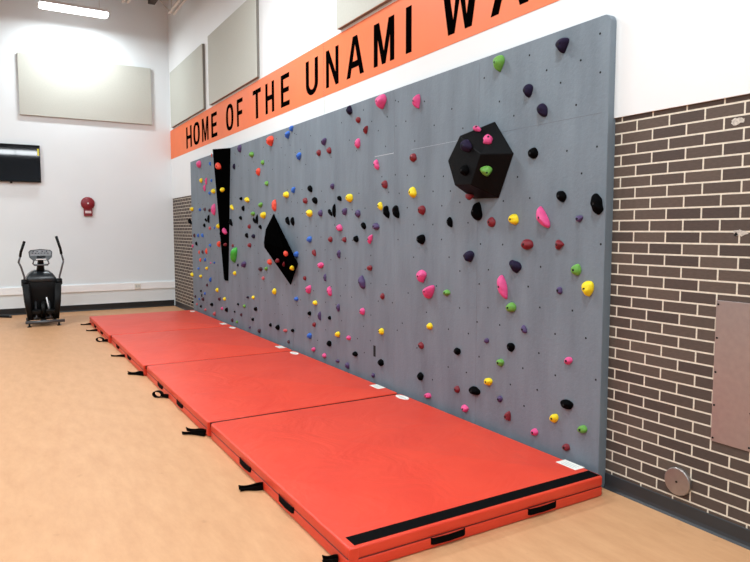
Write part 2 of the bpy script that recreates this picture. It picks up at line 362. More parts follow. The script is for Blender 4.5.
# three black volumes
VOL = {'wedge': [(-0.071, 10.223, 3.024), (-0.274, 10.548, 3.024), (-0.071, 10.465, 0.841), (-0.101, 10.572, 0.843), (-0.071, 10.720, 3.024), (-0.071, 10.720, 0.860)], 'gem': [(-0.071, 8.384, 1.925), (-0.071, 7.553, 1.264), (-0.071, 7.810, 0.963), (-0.291, 8.199, 1.521), (-0.221, 8.304, 1.704), (-0.271, 8.233, 1.457), (-0.071, 8.633, 1.585), (-0.231, 7.663, 1.463), (-0.191, 7.548, 1.228)], 'hex': [(-0.071, 3.803, 2.518), (-0.071, 3.591, 2.256), (-0.071, 3.747, 1.933), (-0.071, 4.054, 1.940), (-0.071, 4.207, 2.224), (-0.071, 4.095, 2.481), (-0.271, 3.982, 2.417), (-0.271, 3.731, 2.252), (-0.271, 3.842, 2.034), (-0.271, 4.040, 2.041), (-0.271, 4.132, 2.240)]}
def volume(key, name, label):
    pts = [Vector((p[0] - .0016, p[1], p[2])) for p in VOL[key]]
    c = sum(pts, Vector())/len(pts)
    bm = bmesh.new()
    for p in pts: bm.verts.new(p - c)
    r = bmesh.ops.convex_hull(bm, input=bm.verts)
    bmesh.ops.delete(bm, geom=[g for g in r['geom_interior'] if isinstance(g, bmesh.types.BMVert)], context='VERTS')
    bmesh.ops.dissolve_limit(bm, angle_limit=.02, verts=bm.verts, edges=bm.edges)
    o = obj(name, bm, M['blackvol'] if key == 'hex' else M['blackmatte'], None, bevel=.004, seg=1); o.location = c
    tag(o, label, 'climbing volume', 'black climbing volumes'); return o
volume('wedge', 'climbing_volume', 'tall narrow black wedge volume tapering downward at the far end of the climbing wall')
volume('gem', 'climbing_volume', 'black slanted diamond block volume in the middle of the climbing wall')
volume('hex', 'climbing_volume', 'big black many-faced block volume high on the near half of the climbing wall')
# ---------------------------------------------------------------- climbing holds
# colour | style | x y z | normal | half width, half height, depth | rotation | pixels | label
HOLDS = '''pink | r | -0.0712 12.059 2.9204 | -1 0 0 | 0.0744 0.0687 0.0715 | 0.400 | 8.0 | pink hold near the wall top beside the far left edge, left of a blue one
blue | r | -0.0712 11.3784 2.8715 | -1 0 0 | 0.025 0.0351 0.0296 | -0.157 | 4.4 | blue hold near the wall top left of the wedge, left of an orange-red one
orange-red | r | -0.0712 11.2792 3.0111 | -1 0 0 | 0.0108 0.0347 0.0179 | -0.092 | 4.4 | orange-red hold near the wall top left of the black wedge, above a blue one
orange-red | r | -0.2023 10.4643 2.7427 | -0.8467 -0.5289 -0.0586 | 0.0552 0.0584 0.0568 | 0.679 | 7.5 | large rounded orange-red hold on the tall black wedge, right of a blue one
charcoal | d | -0.0712 10.0357 2.7094 | -1 0 0 | 0.0287 0.0473 0.0368 | -0.057 | 6.4 | dark purple-black hold near the wall top between wedge and diamond, right of an orange-red
purple | t | -0.0712 9.7349 2.9574 | -1 0 0 | 0.05 0.0595 0.0545 | -0.053 | 8.2 | purple hold near the wall top between wedge and diamond, above-left of a green
yellow | r | -0.0712 11.9611 2.6141 | -1 0 0 | 0.0497 0.0464 0.048 | 0.646 | 5.6 | mid-sized yellow hold high up beside the far left edge, left of a pink one
pink | r | -0.0712 11.6362 2.5818 | -1 0 0 | 0.0202 0.0647 0.0357 | -0.095 | 7.6 | small pink hold high up left of the black wedge, right of a yellow one
blue | r | -0.0712 11.3139 2.5712 | -1 0 0 | 0.0258 0.0334 0.0293 | -0.178 | 4.2 | small oval blue hold high up left of the black wedge, right of a pink one
pink | r | -0.0712 11.7463 2.4619 | -1 0 0 | 0.0251 0.0636 0.04 | -0.102 | 7.4 | pink hold high up left of the black wedge, above-left of a blue one
blue | r | -0.0712 11.4452 2.3541 | -1 0 0 | 0.0343 0.0316 0.0329 | 0.364 | 4.0 | small blue hold high up left of the black wedge, below-left of a yellow one
yellow | r | -0.0712 11.1899 2.3744 | -1 0 0 | 0.0671 0.0469 0.0561 | 0.019 | 5.8 | large yellow hold high up left of the black wedge, above-right of a blue one
yellow | r | -0.153 10.4282 2.3571 | -0.8467 -0.5289 -0.0586 | 0.0457 0.0399 0.0427 | 0.119 | 5.3 | mid-sized rounded yellow hold on the tall black wedge, right of a yellow one
pink | r | -0.0712 11.1731 2.0591 | -1 0 0 | 0.0443 0.1017 0.0672 | -0.091 | 12.0 | large pink hold high up left of the black wedge, right of a deep maroon one
yellow | r | -0.0712 10.1804 2.065 | -1 0 0 | 0.0266 0.0689 0.0428 | 0.922 | 6.4 | mid-sized yellow hold high up between wedge and diamond block, left of a black one
yellow | r | -0.0712 12.661 2.1052 | -1 0 0 | 0.0764 0.0408 0.0559 | 0.013 | 4.6 | large rounded yellow hold high up beside the far left edge, left of a blue one
blue | r | -0.0712 12.1063 2.0782 | -1 0 0 | 0.0388 0.0299 0.034 | 0.094 | 3.6 | small blue hold high up beside the far left edge, left of a deep maroon one
maroon | r | -0.0712 11.7778 2.0764 | -1 0 0 | 0.0446 0.0328 0.0383 | 0.066 | 4.0 | deep maroon hold high up left of the black wedge, right of a blue one
maroon | r | -0.0712 11.4675 2.0497 | -1 0 0 | 0.032 0.0347 0.0333 | -0.548 | 4.2 | small deep maroon hold high up left of the black wedge, left of a pink one
black | l | -0.0712 12.8119 1.865 | -1 0 0 | 0.0317 0.097 0.0555 | 0.983 | 6.8 | large elongated black hold at mid height beside the far left edge, below a yellow one
black | n | -0.0712 11.7136 1.8774 | -1 0 0 | 0.0176 0.0563 0.0314 | 1.043 | 4.2 | black hold at mid height left of the black wedge, below-left of a black one
black | n | -0.0712 11.5315 1.8983 | -1 0 0 | 0.0232 0.0741 0.0386 | -0.082 | 8.6 | black hold at mid height left of the black wedge, above-right of a black one
black | r | -0.0712 11.8146 1.783 | -1 0 0 | 0.0297 0.0477 0.0377 | 0.880 | 4.6 | small oval black hold at mid height left of the black wedge, below a black one
salmon | r | -0.0712 11.4723 1.7266 | -1 0 0 | 0.0316 0.0356 0.0335 | -0.367 | 4.3 | salmon-red hold at mid height left of the black wedge, left of a blue one
blue | r | -0.0712 11.2077 1.7364 | -1 0 0 | 0.0222 0.0237 0.0229 | -0.811 | 3.0 | tiny blue hold at mid height left of the black wedge, left of a yellow one
yellow | r | -0.0712 10.9624 1.7615 | -1 0 0 | 0.0473 0.0412 0.0442 | 0.210 | 5.2 | yellow hold at mid height left of the black wedge, right of a blue one
pink | l | -0.121 10.4527 1.6745 | -0.8467 -0.5289 -0.0586 | 0.0404 0.0564 0.0478 | 0.656 | 7.0 | mid-sized elongated pink hold on the tall black wedge, above-right of a black one
black | l | -0.0712 10.2445 1.8194 | -1 0 0 | 0.0268 0.0784 0.0458 | 0.643 | 8.5 | black hold midway between wedge and diamond, below-left of a black and above-right of a pink
black | r | -0.0712 9.766 1.8847 | -1 0 0 | 0.0427 0.0322 0.037 | -0.232 | 4.6 | small rounded black hold at mid height between wedge and diamond block, below a black one
maroon | r | -0.0712 12.5308 1.5899 | -1 0 0 | 0.03 0.0453 0.0368 | 0.650 | 4.6 | deep maroon hold at mid height beside the far left edge, left of a blue one
blue | r | -0.0712 12.2677 1.5916 | -1 0 0 | 0.0259 0.0394 0.032 | -0.145 | 4.5 | blue hold at mid height beside the far left edge, right of a deep maroon one
blue | r | -0.0712 11.9632 1.5974 | -1 0 0 | 0.0297 0.0492 0.0383 | 0.861 | 4.7 | blue hold at mid height beside the far left edge, right of a blue one
black | r | -0.0712 12.3983 1.4326 | -1 0 0 | 0.0266 0.0518 0.0371 | 0.788 | 4.8 | black hold at mid height beside the far left edge, above-right of a pink one
pink | r | -0.0712 12.6891 1.3821 | -1 0 0 | 0.0212 0.0428 0.0301 | -0.698 | 4.0 | pink hold at mid height beside the far left edge, below-left of a black one
blue | r | -0.0712 11.4831 1.4199 | -1 0 0 | 0.0369 0.0288 0.0326 | 0.135 | 3.6 | blue hold midway left of the wedge, above-right of an orange-red one
orange-red | r | -0.0712 10.9249 1.4536 | -1 0 0 | 0.049 0.0538 0.0514 | -0.454 | 6.5 | orange-red hold midway left of the wedge, left of a dark red one
dark-red | r | -0.1126 10.4638 1.4529 | -0.8467 -0.5289 -0.0586 | 0.0383 0.0267 0.032 | 0.055 | 4.4 | small rounded dark red hold on the tall black wedge, right of an orange-red one
dark-red | r | -0.0712 10.1906 1.4423 | -1 0 0 | 0.0334 0.0253 0.029 | 0.099 | 3.5 | dark red hold midway between wedge and diamond block, right of a dark red one
green | r | -0.0712 10.0669 1.2945 | -1 0 0 | 0.0585 0.1391 0.0902 | -0.373 | 16.5 | green hold at mid height between wedge and diamond block, below a dark red one
orange-red | r | -0.0712 12.2297 1.2732 | -1 0 0 | 0.0158 0.0394 0.025 | -0.092 | 4.5 | orange-red hold midway beside the left edge, left of a deep maroon one
maroon | r | -0.0712 11.9793 1.2843 | -1 0 0 | 0.0249 0.0433 0.0328 | 0.837 | 4.2 | deep maroon hold midway beside the left edge, right of an orange-red one
orange-red | r | -0.0712 11.7188 1.3066 | -1 0 0 | 0.027 0.0547 0.0384 | -0.095 | 6.3 | orange-red hold midway left of the wedge, right of a deep maroon one
black | r | -0.0712 10.8685 1.6354 | -1 0 0 | 0.0122 0.0311 0.0195 | -0.077 | 4.0 | black hold at mid height left of the black wedge, below-left of a pink one
orange-red | r | -0.0712 12.1527 1.1269 | -1 0 0 | 0.0237 0.0394 0.0305 | -0.118 | 4.5 | small orange-red hold low down beside the far left edge, left of a blue one
blue | r | -0.0712 11.8274 1.1455 | -1 0 0 | 0.0358 0.0327 0.0342 | 0.562 | 4.0 | small blue hold low down left of the black wedge, right of an orange-red one
pink | r | -0.0712 11.4795 1.1028 | -1 0 0 | 0.0244 0.0154 0.0194 | 0.085 | 2.1 | tiny rounded pink hold low down left of the black wedge, left of a blue one
blue | r | -0.0712 11.2502 1.1164 | -1 0 0 | 0.0282 0.0213 0.0245 | 0.136 | 2.8 | tiny rounded blue hold low down left of the black wedge, right of a pink one
blue | r | -0.0712 12.3001 0.9553 | -1 0 0 | 0.0393 0.025 0.0314 | 0.096 | 3.0 | small rounded blue hold low down beside the far left edge, above a yellow one
yellow | r | -0.0712 11.73 0.9921 | -1 0 0 | 0.0462 0.0314 0.0381 | 0.108 | 3.8 | yellow hold low down left of the black wedge, below-left of a pink one
yellow | r | -0.0712 12.7602 0.8122 | -1 0 0 | 0.0397 0.0604 0.0489 | 1.046 | 5.2 | mid-sized yellow hold low down beside the far left edge, left of a yellow one
yellow | r | -0.0712 12.1491 0.8179 | -1 0 0 | 0.0479 0.0324 0.0394 | 0.118 | 3.8 | mid-sized rounded yellow hold low down beside the far left edge, below a blue one
blue | d | -0.0712 11.4977 0.7942 | -1 0 0 | 0.0309 0.0522 0.04 | -0.582 | 5.2 | blue hold low down left of the black wedge, above-right of a deep maroon one
yellow | r | -0.0712 10.1051 0.9914 | -1 0 0 | 0.0461 0.0358 0.0406 | 0.153 | 4.8 | yellow hold low down between wedge and diamond block, below a dark purple-black one
charcoal | r | -0.0712 9.9472 1.1341 | -1 0 0 | 0.0237 0.0262 0.0249 | -0.396 | 3.6 | dark purple-black hold low down between wedge and diamond block, left of a purple one
maroon | r | -0.0712 11.7333 0.6818 | -1 0 0 | 0.0333 0.0293 0.0312 | 0.391 | 3.6 | small oval deep maroon hold low at the far end, below-left of a blue one
yellow | r | -0.0712 11.0894 0.6388 | -1 0 0 | 0.0422 0.0382 0.0401 | 0.518 | 4.8 | mid-sized oval yellow hold low at the far end, above a deep maroon one
black | r | -0.0712 12.1626 0.535 | -1 0 0 | 0.0306 0.0229 0.0265 | 0.175 | 2.8 | tiny black hold low down beside the far left edge, above-left of a blue one
blue | r | -0.0712 11.895 0.5078 | -1 0 0 | 0.0305 0.0275 0.029 | 0.563 | 3.4 | small oval blue hold low at the far end, above-right of a black one
black | n | -0.0712 12.1142 0.4488 | -1 0 0 | 0.0109 0.0348 0.018 | -0.072 | 4.0 | black hold above the mats beside the left edge, below-left of a blue one
maroon | r | -0.0712 12.5834 0.3898 | -1 0 0 | 0.0251 0.0321 0.0284 | -0.212 | 3.6 | deep maroon hold above the mats beside the left edge, above-left of a blue one
blue | r | -0.0712 12.3019 0.3663 | -1 0 0 | 0.0378 0.0213 0.0283 | 0.109 | 2.6 | blue hold above the mats beside the left edge, left of a deep maroon one
maroon | r | -0.0712 12.0168 0.391 | -1 0 0 | 0.0432 0.0375 0.0402 | 0.377 | 4.4 | deep maroon hold just above the mats low at the far end, below a black one
black | r | -0.0712 12.7872 0.255 | -1 0 0 | 0.0432 0.024 0.0322 | 0.111 | 2.8 | black hold above the mats beside the left edge, above-left of a salmon-red one
salmon | r | -0.0712 12.4731 0.248 | -1 0 0 | 0.0243 0.0268 0.0255 | -0.718 | 3.0 | salmon-red hold above the mats beside the left edge, above-left of a black one
black | r | -0.0712 12.184 0.2363 | -1 0 0 | 0.0313 0.0281 0.0297 | 0.579 | 3.4 | black hold above the mats beside the left edge, below-right of a salmon-red one
salmon | r | -0.0712 11.8813 0.2013 | -1 0 0 | 0.04 0.0281 0.0336 | 0.167 | 3.4 | salmon-red hold above the mats low at the far end, below-right of a black
black | r | -0.0712 11.4461 0.3452 | -1 0 0 | 0.0521 0.0345 0.0424 | 0.142 | 4.2 | black hold above the mats low at the far end, above-right of a salmon-red
salmon | r | -0.0712 11.2886 0.1926 | -1 0 0 | 0.05 0.0359 0.0424 | 0.180 | 4.4 | salmon-red hold above the mats low at the far end, below-left of a pink
maroon | r | -0.0712 10.9704 0.4916 | -1 0 0 | 0.0466 0.0315 0.0383 | 0.140 | 4.0 | deep maroon hold above the mats low at the far end, left of a yellow one
yellow | r | -0.0712 10.6762 0.5171 | -1 0 0 | 0.0427 0.0341 0.0382 | 0.221 | 4.4 | mid-sized yellow hold low down around the diamond block, right of a deep maroon one
pink | r | -0.0712 10.8355 0.3363 | -1 0 0 | 0.0365 0.026 0.0308 | 0.168 | 3.4 | pink hold just above the mats low at the far end, left of a black one
black | r | -0.0712 10.5666 0.3427 | -1 0 0 | 0.0474 0.0389 0.0429 | 0.268 | 5.0 | black hold just above the mats in the left third, right of a pink one
black | r | -0.0712 9.971 0.4977 | -1 0 0 | 0.0306 0.0226 0.0263 | 0.175 | 3.2 | tiny black hold just above the mats in the left third, left of a green one
black | r | -0.0712 10.1543 0.3569 | -1 0 0 | 0.0257 0.0197 0.0225 | 0.206 | 2.8 | black hold above the mats in the left third, above-left of a deep maroon one
maroon | r | -0.0712 10.2792 0.1992 | -1 0 0 | 0.0375 0.0328 0.0351 | 0.429 | 4.4 | deep maroon hold just above the mats in the left third, left of a green one
green | r | -0.0712 10.0412 0.2001 | -1 0 0 | 0.0352 0.0228 0.0283 | 0.158 | 3.2 | green hold just above the mats in the left third, right of a deep maroon one
maroon | r | -0.0712 9.819 0.3439 | -1 0 0 | 0.0306 0.0279 0.0292 | 0.717 | 4.0 | deep maroon hold above the mats in the left third, below-right of a black one
orange-red | t | -0.0712 8.4209 2.9203 | -1 0 0 | 0.0846 0.0717 0.0779 | -0.036 | 11.0 | orange-red hold near the wall top around the diamond block, left of a blue one
blue | t | -0.0712 7.8319 2.9276 | -1 0 0 | 0.0529 0.0484 0.0506 | -0.029 | 8.0 | blue hold near the wall top around the diamond block, below-left of a blue one
green | r | -0.0712 9.2068 2.8135 | -1 0 0 | 0.0632 0.0409 0.0508 | -0.070 | 6.0 | green hold near the wall top between wedge and diamond, below-right of a purple
green | r | -0.0712 8.7628 2.6573 | -1 0 0 | 0.0399 0.0359 0.0378 | -0.049 | 5.5 | green hold high up between wedge and diamond block, above-right of an orange-red one
orange-red | r | -0.0712 8.9303 2.5387 | -1 0 0 | 0.0451 0.0581 0.0512 | -0.081 | 8.5 | orange-red hold high up between wedge and diamond block, below-left of a green one
green | r | -0.0712 8.6113 2.3489 | -1 0 0 | 0.0454 0.0363 0.0406 | -0.025 | 5.6 | green hold high up around the diamond block, below-right of an orange-red one
yellow | r | -0.0712 7.9038 2.1567 | -1 0 0 | 0.0425 0.0665 0.0532 | 1.434 | 7.0 | large rounded yellow hold high up around the diamond block, below-left of a blue one
black | r | -0.0712 9.7324 2.1849 | -1 0 0 | 0.0262 0.0468 0.035 | 1.519 | 3.8 | small rounded black hold high up between wedge and diamond block, left of a yellow one
yellow | r | -0.0712 9.4366 2.154 | -1 0 0 | 0.0415 0.0694 0.0537 | 1.444 | 6.0 | large rounded yellow hold high up between wedge and diamond block, right of a black one
black | r | -0.0712 9.6274 2.0293 | -1 0 0 | 0.0359 0.0464 0.0408 | -0.119 | 6.4 | black hold high up between wedge and diamond block, below-left of a yellow one
green | t | -0.0712 8.8627 2.0556 | -1 0 0 | 0.062 0.036 0.0473 | -0.042 | 5.4 | mid-sized green hold high up between wedge and diamond block, above a yellow one
green | r | -0.0712 9.195 1.9376 | -1 0 0 | 0.0606 0.0327 0.0445 | -0.003 | 5.0 | mid-sized green hold at mid height between wedge and diamond block, above a black one
black | n | -0.0712 9.0253 1.8502 | -1 0 0 | 0.0232 0.0742 0.0348 | -0.047 | 10.5 | black hold at mid height between wedge and diamond block, above-right of a black one
black | n | -0.0712 9.1435 1.8357 | -1 0 0 | 0.0197 0.0631 0.0313 | 0.870 | 6.5 | black hold midway between wedge and diamond, below-left of a black and below a green
black | r | -0.0712 8.896 1.7394 | -1 0 0 | 0.0274 0.0461 0.0355 | 1.105 | 5.0 | black hold at mid height between wedge and diamond block, below-right of a black one
yellow | r | -0.0712 8.7525 1.9076 | -1 0 0 | 0.0707 0.0472 0.0578 | 0.009 | 7.0 | yellow hold at mid height between wedge and diamond block, above-right of a black one
orange-red | l | -0.0712 8.318 2.0302 | -1 0 0 | 0.0382 0.0794 0.055 | -0.047 | 12.0 | large elongated orange-red hold high up around the diamond block, right of a green one
dark-red | r | -0.0712 9.3676 1.7477 | -1 0 0 | 0.0415 0.0348 0.038 | 0.104 | 5.0 | dark red hold midway between wedge and diamond block, below-left of a black one
black | r | -0.0712 9.4861 1.6119 | -1 0 0 | 0.0325 0.0506 0.0405 | 0.813 | 6.0 | black hold midway between wedge and diamond block, left of a dark purple-black one
charcoal | r | -0.0712 9.1913 1.6003 | -1 0 0 | 0.048 0.0344 0.0407 | 0.056 | 5.0 | dark purple-black hold midway between wedge and diamond block, right of a black one
dark-red | r | -0.0712 9.3649 1.4636 | -1 0 0 | 0.051 0.035 0.0422 | 0.063 | 5.0 | dark red hold midway between wedge and diamond, below-left of a dark purple-black
purple | t | -0.0712 9.6295 1.1585 | -1 0 0 | 0.0767 0.0491 0.0611 | -0.050 | 6.6 | purple hold low down between wedge and diamond block, right of a dark purple-black one
maroon | r | -0.0712 8.9124 1.1265 | -1 0 0 | 0.0588 0.0323 0.0436 | 0.067 | 5.0 | deep maroon hold low down between wedge and diamond block, left of a green one
green | r | -0.0712 8.6819 1.1383 | -1 0 0 | 0.0409 0.0294 0.0347 | 0.102 | 4.5 | small rounded green hold low down around the diamond block, right of a deep maroon one
orange-red | r | -0.0712 8.5357 1.2438 | -1 0 0 | 0.0541 0.0438 0.0487 | 0.135 | 6.6 | orange-red hold at mid height around the diamond block, above-right of a green one
dark-red | r | -0.2116 7.887 1.297 | -0.9196 0.0235 -0.3921 | 0.0278 0.0567 0.0397 | -1.429 | 5.0 | dark red hold on the black diamond block, above-left of a dark red one
dark-red | r | -0.198 7.7098 1.2545 | -0.9196 0.0235 -0.3921 | 0.0154 0.0448 0.0262 | -0.794 | 5.0 | tiny dark red hold on the black diamond block, below-right of a dark red one
salmon | r | -0.0712 8.8107 0.9945 | -1 0 0 | 0.037 0.0262 0.0311 | 0.114 | 4.0 | small salmon-red hold low down between wedge and diamond block, below a deep maroon one
yellow | r | -0.0712 8.3666 0.8367 | -1 0 0 | 0.0415 0.0469 0.0441 | -0.282 | 7.0 | yellow hold low down around the diamond block, below-right of a salmon-red one
charcoal | r | -0.0712 9.5046 0.6522 | -1 0 0 | 0.0439 0.0187 0.0286 | 0.090 | 3.4 | small dark purple-black hold low down around the diamond block, left of a yellow one
yellow | r | -0.0712 9.2468 0.674 | -1 0 0 | 0.0429 0.0273 0.0342 | 0.122 | 4.0 | small yellow hold low down around the diamond block, right of a dark purple-black one
green | r | -0.0712 9.6632 0.4968 | -1 0 0 | 0.041 0.0284 0.0341 | 0.153 | 4.0 | small green hold just above the mats in the left third, right of a black one
black | r | -0.0712 9.1458 0.5074 | -1 0 0 | 0.0447 0.0346 0.0393 | 0.204 | 5.0 | mid-sized rounded black hold low down in the left third, above a black one
black | r | -0.0712 9.2822 0.3328 | -1 0 0 | 0.0357 0.0274 0.0313 | 0.219 | 4.0 | small rounded black hold just above the mats in the left third, above a purple one
purple | r | -0.0712 9.4335 0.1894 | -1 0 0 | 0.0314 0.0186 0.0242 | 0.150 | 2.8 | tiny rounded purple hold just above the mats in the left third, below a black one
maroon | r | -0.0712 8.9974 0.1959 | -1 0 0 | 0.0398 0.0361 0.0379 | 0.721 | 5.4 | deep maroon hold just above the mats in the left third, right of a purple one
black | r | -0.0712 8.5452 0.3425 | -1 0 0 | 0.0345 0.0284 0.0313 | 0.291 | 4.4 | small black hold just above the mats in the left third, left of a black one
black | r | -0.0712 8.2648 0.3436 | -1 0 0 | 0.0492 0.0388 0.0437 | 0.250 | 6.0 | black hold just above the mats in the left third, right of a black one
blue | t | -0.0712 7.7065 2.9914 | -1 0 0 | 0.0448 0.0402 0.0424 | -0.028 | 6.8 | blue hold near the wall top around the diamond block, above-right of a blue one
blue | t | -0.0712 7.475 2.6187 | -1 0 0 | 0.0505 0.047 0.0487 | -0.024 | 8.0 | blue hold high up right of the diamond block, left of a dark red one
purple | t | -0.0712 6.76 2.714 | -1 0 0 | 0.0479 0.0433 0.0455 | -0.016 | 8.0 | purple hold near the wall top right of the diamond block, above-left of a dark red
dark-red | r | -0.0712 6.9054 2.601 | -1 0 0 | 0.0368 0.0386 0.0377 | 0.377 | 7.0 | dark red hold high up right of the diamond block, left of a dark red one
dark-red | r | -0.0712 6.6345 2.599 | -1 0 0 | 0.0428 0.037 0.0398 | -0.216 | 7.0 | dark red hold high up in the left third, below-right of a purple one
black | r | -0.0712 7.1522 2.1947 | -1 0 0 | 0.0364 0.051 0.0431 | 0.843 | 7.6 | black hold high up right of the diamond block, above-left of a black one
black | r | -0.0712 7.0171 2.0477 | -1 0 0 | 0.0375 0.0542 0.0451 | 1.039 | 7.6 | black hold high up right of the diamond block, right of a dark red one
blue | t | -0.0712 7.6673 2.2055 | -1 0 0 | 0.0424 0.0395 0.041 | -0.027 | 6.6 | blue hold high up right of the diamond block, above-right of a yellow one
dark-red | r | -0.0712 7.303 2.0555 | -1 0 0 | 0.0451 0.0394 0.0422 | -0.025 | 6.8 | dark red hold high up right of the diamond block, left of a black one
yellow | r | -0.0712 7.1766 1.8971 | -1 0 0 | 0.0431 0.0647 0.0528 | 1.440 | 7.6 | large yellow hold at mid height right of the diamond block, left of a purple one
purple | r | -0.0712 6.8727 1.8901 | -1 0 0 | 0.0418 0.0389 0.0403 | 0.008 | 7.0 | purple hold at mid height right of the diamond block, left of a black one
black | l | -0.0712 7.8646 1.8146 | -1 0 0 | 0.0298 0.0675 0.0448 | 0.587 | 9.5 | mid-sized black hold at mid height around the diamond block, left of a black one
black | l | -0.0712 7.7005 1.806 | -1 0 0 | 0.0292 0.0596 0.0417 | 0.195 | 9.5 | black hold at mid height right of the diamond block, right of a black one
blue | r | -0.0712 7.188 1.5779 | -1 0 0 | 0.0504 0.0381 0.0438 | 0.044 | 6.6 | blue hold at mid height right of the diamond block, above a dark red one
dark-red | r | -0.0712 7.0554 1.417 | -1 0 0 | 0.0322 0.0449 0.0381 | 0.800 | 7.0 | dark red hold midway right of the diamond block, above-left of a pink one
pink | t | -0.0712 6.8726 1.2725 | -1 0 0 | 0.0719 0.036 0.0508 | -0.017 | 7.6 | mid-sized pink hold at mid height right of the diamond block, above a purple one
purple | l | -0.0712 6.7637 1.1322 | -1 0 0 | 0.0189 0.045 0.0291 | -0.017 | 8.0 | small elongated purple hold low down right of the diamond block, below a pink one
dark-red | r | -0.0712 7.3431 1.0903 | -1 0 0 | 0.0333 0.0276 0.0303 | 0.170 | 4.8 | small rounded dark red hold low down right of the diamond block, above a pink one
blue | r | -0.0712 7.594 1.3829 | -1 0 0 | 0.0472 0.0411 0.0441 | 0.151 | 6.8 | blue hold at mid height right of the diamond block, right of an orange-red one
orange-red | r | -0.2142 7.6262 1.3888 | -0.0896 -0.8999 0.4268 | 0.0296 0.0399 0.0343 | 0.114 | 6.4 | small oval orange-red hold on the black diamond block, left of a blue one
yellow | r | -0.1586 7.5695 1.2142 | 0.222 -0.7417 -0.6329 | 0.0294 0.0443 0.0361 | 0.709 | 5.4 | small rounded yellow hold on the black diamond block, below-right of a dark red one
pink | r | -0.0712 7.2203 0.9588 | -1 0 0 | 0.0458 0.0592 0.0521 | -0.880 | 8.6 | large oval pink hold low down right of the diamond block, below a dark red one
blue | r | -0.0712 7.6156 0.8008 | -1 0 0 | 0.0486 0.0299 0.0381 | 0.116 | 5.0 | blue hold low down right of the diamond block, below-left of a pink one
yellow | r | -0.0712 7.0439 0.8072 | -1 0 0 | 0.0485 0.0305 0.0385 | 0.124 | 5.4 | mid-sized yellow hold low down in the left third, above-right of a black one
black | r | -0.0712 7.2129 0.6578 | -1 0 0 | 0.0417 0.0261 0.033 | 0.140 | 4.6 | small rounded black hold low down in the left third, left of a purple one
purple | l | -0.0712 6.9165 0.6619 | -1 0 0 | 0.0217 0.0523 0.0337 | -0.017 | 9.0 | small elongated purple hold low down in the left third, left of a black one
dark-red | r | -0.0712 7.0753 0.5359 | -1 0 0 | 0.037 0.0282 0.0323 | 0.218 | 5.0 | small dark red hold low down in the left third, below-left of a purple one
black | r | -0.0712 7.7492 0.3699 | -1 0 0 | 0.0379 0.025 0.0308 | 0.177 | 4.2 | black hold just above the mats in the left third, right of a salmon-red one
salmon | r | -0.0712 7.9964 0.3364 | -1 0 0 | 0.0532 0.0243 0.036 | 0.136 | 4.8 | salmon-red hold just above the mats in the left third, left of a black one
blue | r | -0.0712 7.214 0.376 | -1 0 0 | 0.0464 0.0384 0.0422 | 0.322 | 6.6 | blue hold above the mats in the left third, below-left of a dark red one
maroon | r | -0.0712 7.8909 0.1974 | -1 0 0 | 0.0293 0.0262 0.0277 | 0.587 | 4.4 | deep maroon hold just above the mats in the left third, below a salmon-red one
pink | r | -0.0712 7.1032 0.2219 | -1 0 0 | 0.0428 0.0283 0.0348 | 0.209 | 5.0 | pink hold just above the mats in the left third, above-left of a pink one
pink | r | -0.0712 6.7971 0.1965 | -1 0 0 | 0.0391 0.0308 0.0347 | 0.312 | 5.6 | pink hold just above the mats in the left third, below-right of a pink one
black | r | -0.0712 6.6612 0.3637 | -1 0 0 | 0.0462 0.0339 0.0396 | 0.238 | 6.2 | black hold just above the mats in the left third, below-left of a yellow one
purple | r | -0.0712 6.458 0.1924 | -1 0 0 | 0.0397 0.0194 0.0278 | 0.185 | 4.6 | purple hold just above the mats in the middle third, above-left of a purple one
charcoal | d | -0.0712 6.1306 2.9745 | -1 0 0 | 0.0485 0.0473 0.0478 | -0.008 | 9.4 | dark purple-black hold near the wall top in the middle third, above-left of a dark red
dark-red | r | -0.0712 5.9489 2.8428 | -1 0 0 | 0.0385 0.0333 0.0358 | -0.379 | 7.0 | dark red hold near the wall top in the middle third, above-left of a dark red
dark-red | T | -0.0712 5.7855 2.7208 | -1 0 0 | 0.0322 0.0452 0.038 | -0.537 | 9.0 | dark red hold near the wall top in the middle third, below-right of a dark red
pink | t | -0.0712 5.4633 2.9455 | -1 0 0 | 0.0882 0.0685 0.0773 | 0.001 | 14.5 | pink hold near the wall top in the middle third, above-right of a dark red
pink | r | -0.0712 5.9554 2.6005 | -1 0 0 | 0.0372 0.052 0.044 | -0.372 | 10.4 | pink hold high up in the middle third, below-left of a dark red one
pink | l | -0.0712 5.5691 2.3451 | -1 0 0 | 0.0299 0.0549 0.0405 | 0.304 | 11.0 | pink hold high up in the middle third, above-left of a dark red one
purple | r | -0.0712 6.5612 2.19 | -1 0 0 | 0.0339 0.0351 0.0345 | 0.265 | 6.6 | small oval purple hold high up in the middle third, above-left of a black one
black | r | -0.0712 6.3846 2.0445 | -1 0 0 | 0.0282 0.0415 0.0342 | 1.183 | 6.0 | small rounded black hold high up in the middle third, left of a yellow one
yellow | r | -0.0712 6.1427 2.0404 | -1 0 0 | 0.0604 0.0463 0.0529 | -0.061 | 9.0 | large rounded yellow hold high up in the middle third, right of a black one
black | n | -0.0712 6.5115 1.9101 | -1 0 0 | 0.0231 0.074 0.0353 | -0.014 | 13.5 | black hold at mid height in the middle third, above-right of a black one
black | n | -0.0712 6.6173 1.8923 | -1 0 0 | 0.0187 0.0598 0.0322 | 0.831 | 8.4 | small black hold at mid height in the middle third, below-left of a black one
purple | t | -0.0712 6.2548 1.8956 | -1 0 0 | 0.0465 0.0416 0.044 | -0.009 | 8.0 | purple hold midway in the middle third, right of a black and left of a purple
purple | r | -0.0712 5.9588 1.8659 | -1 0 0 | 0.0393 0.0423 0.0408 | 0.044 | 8.4 | mid-sized purple hold at mid height in the middle third, right of a purple one
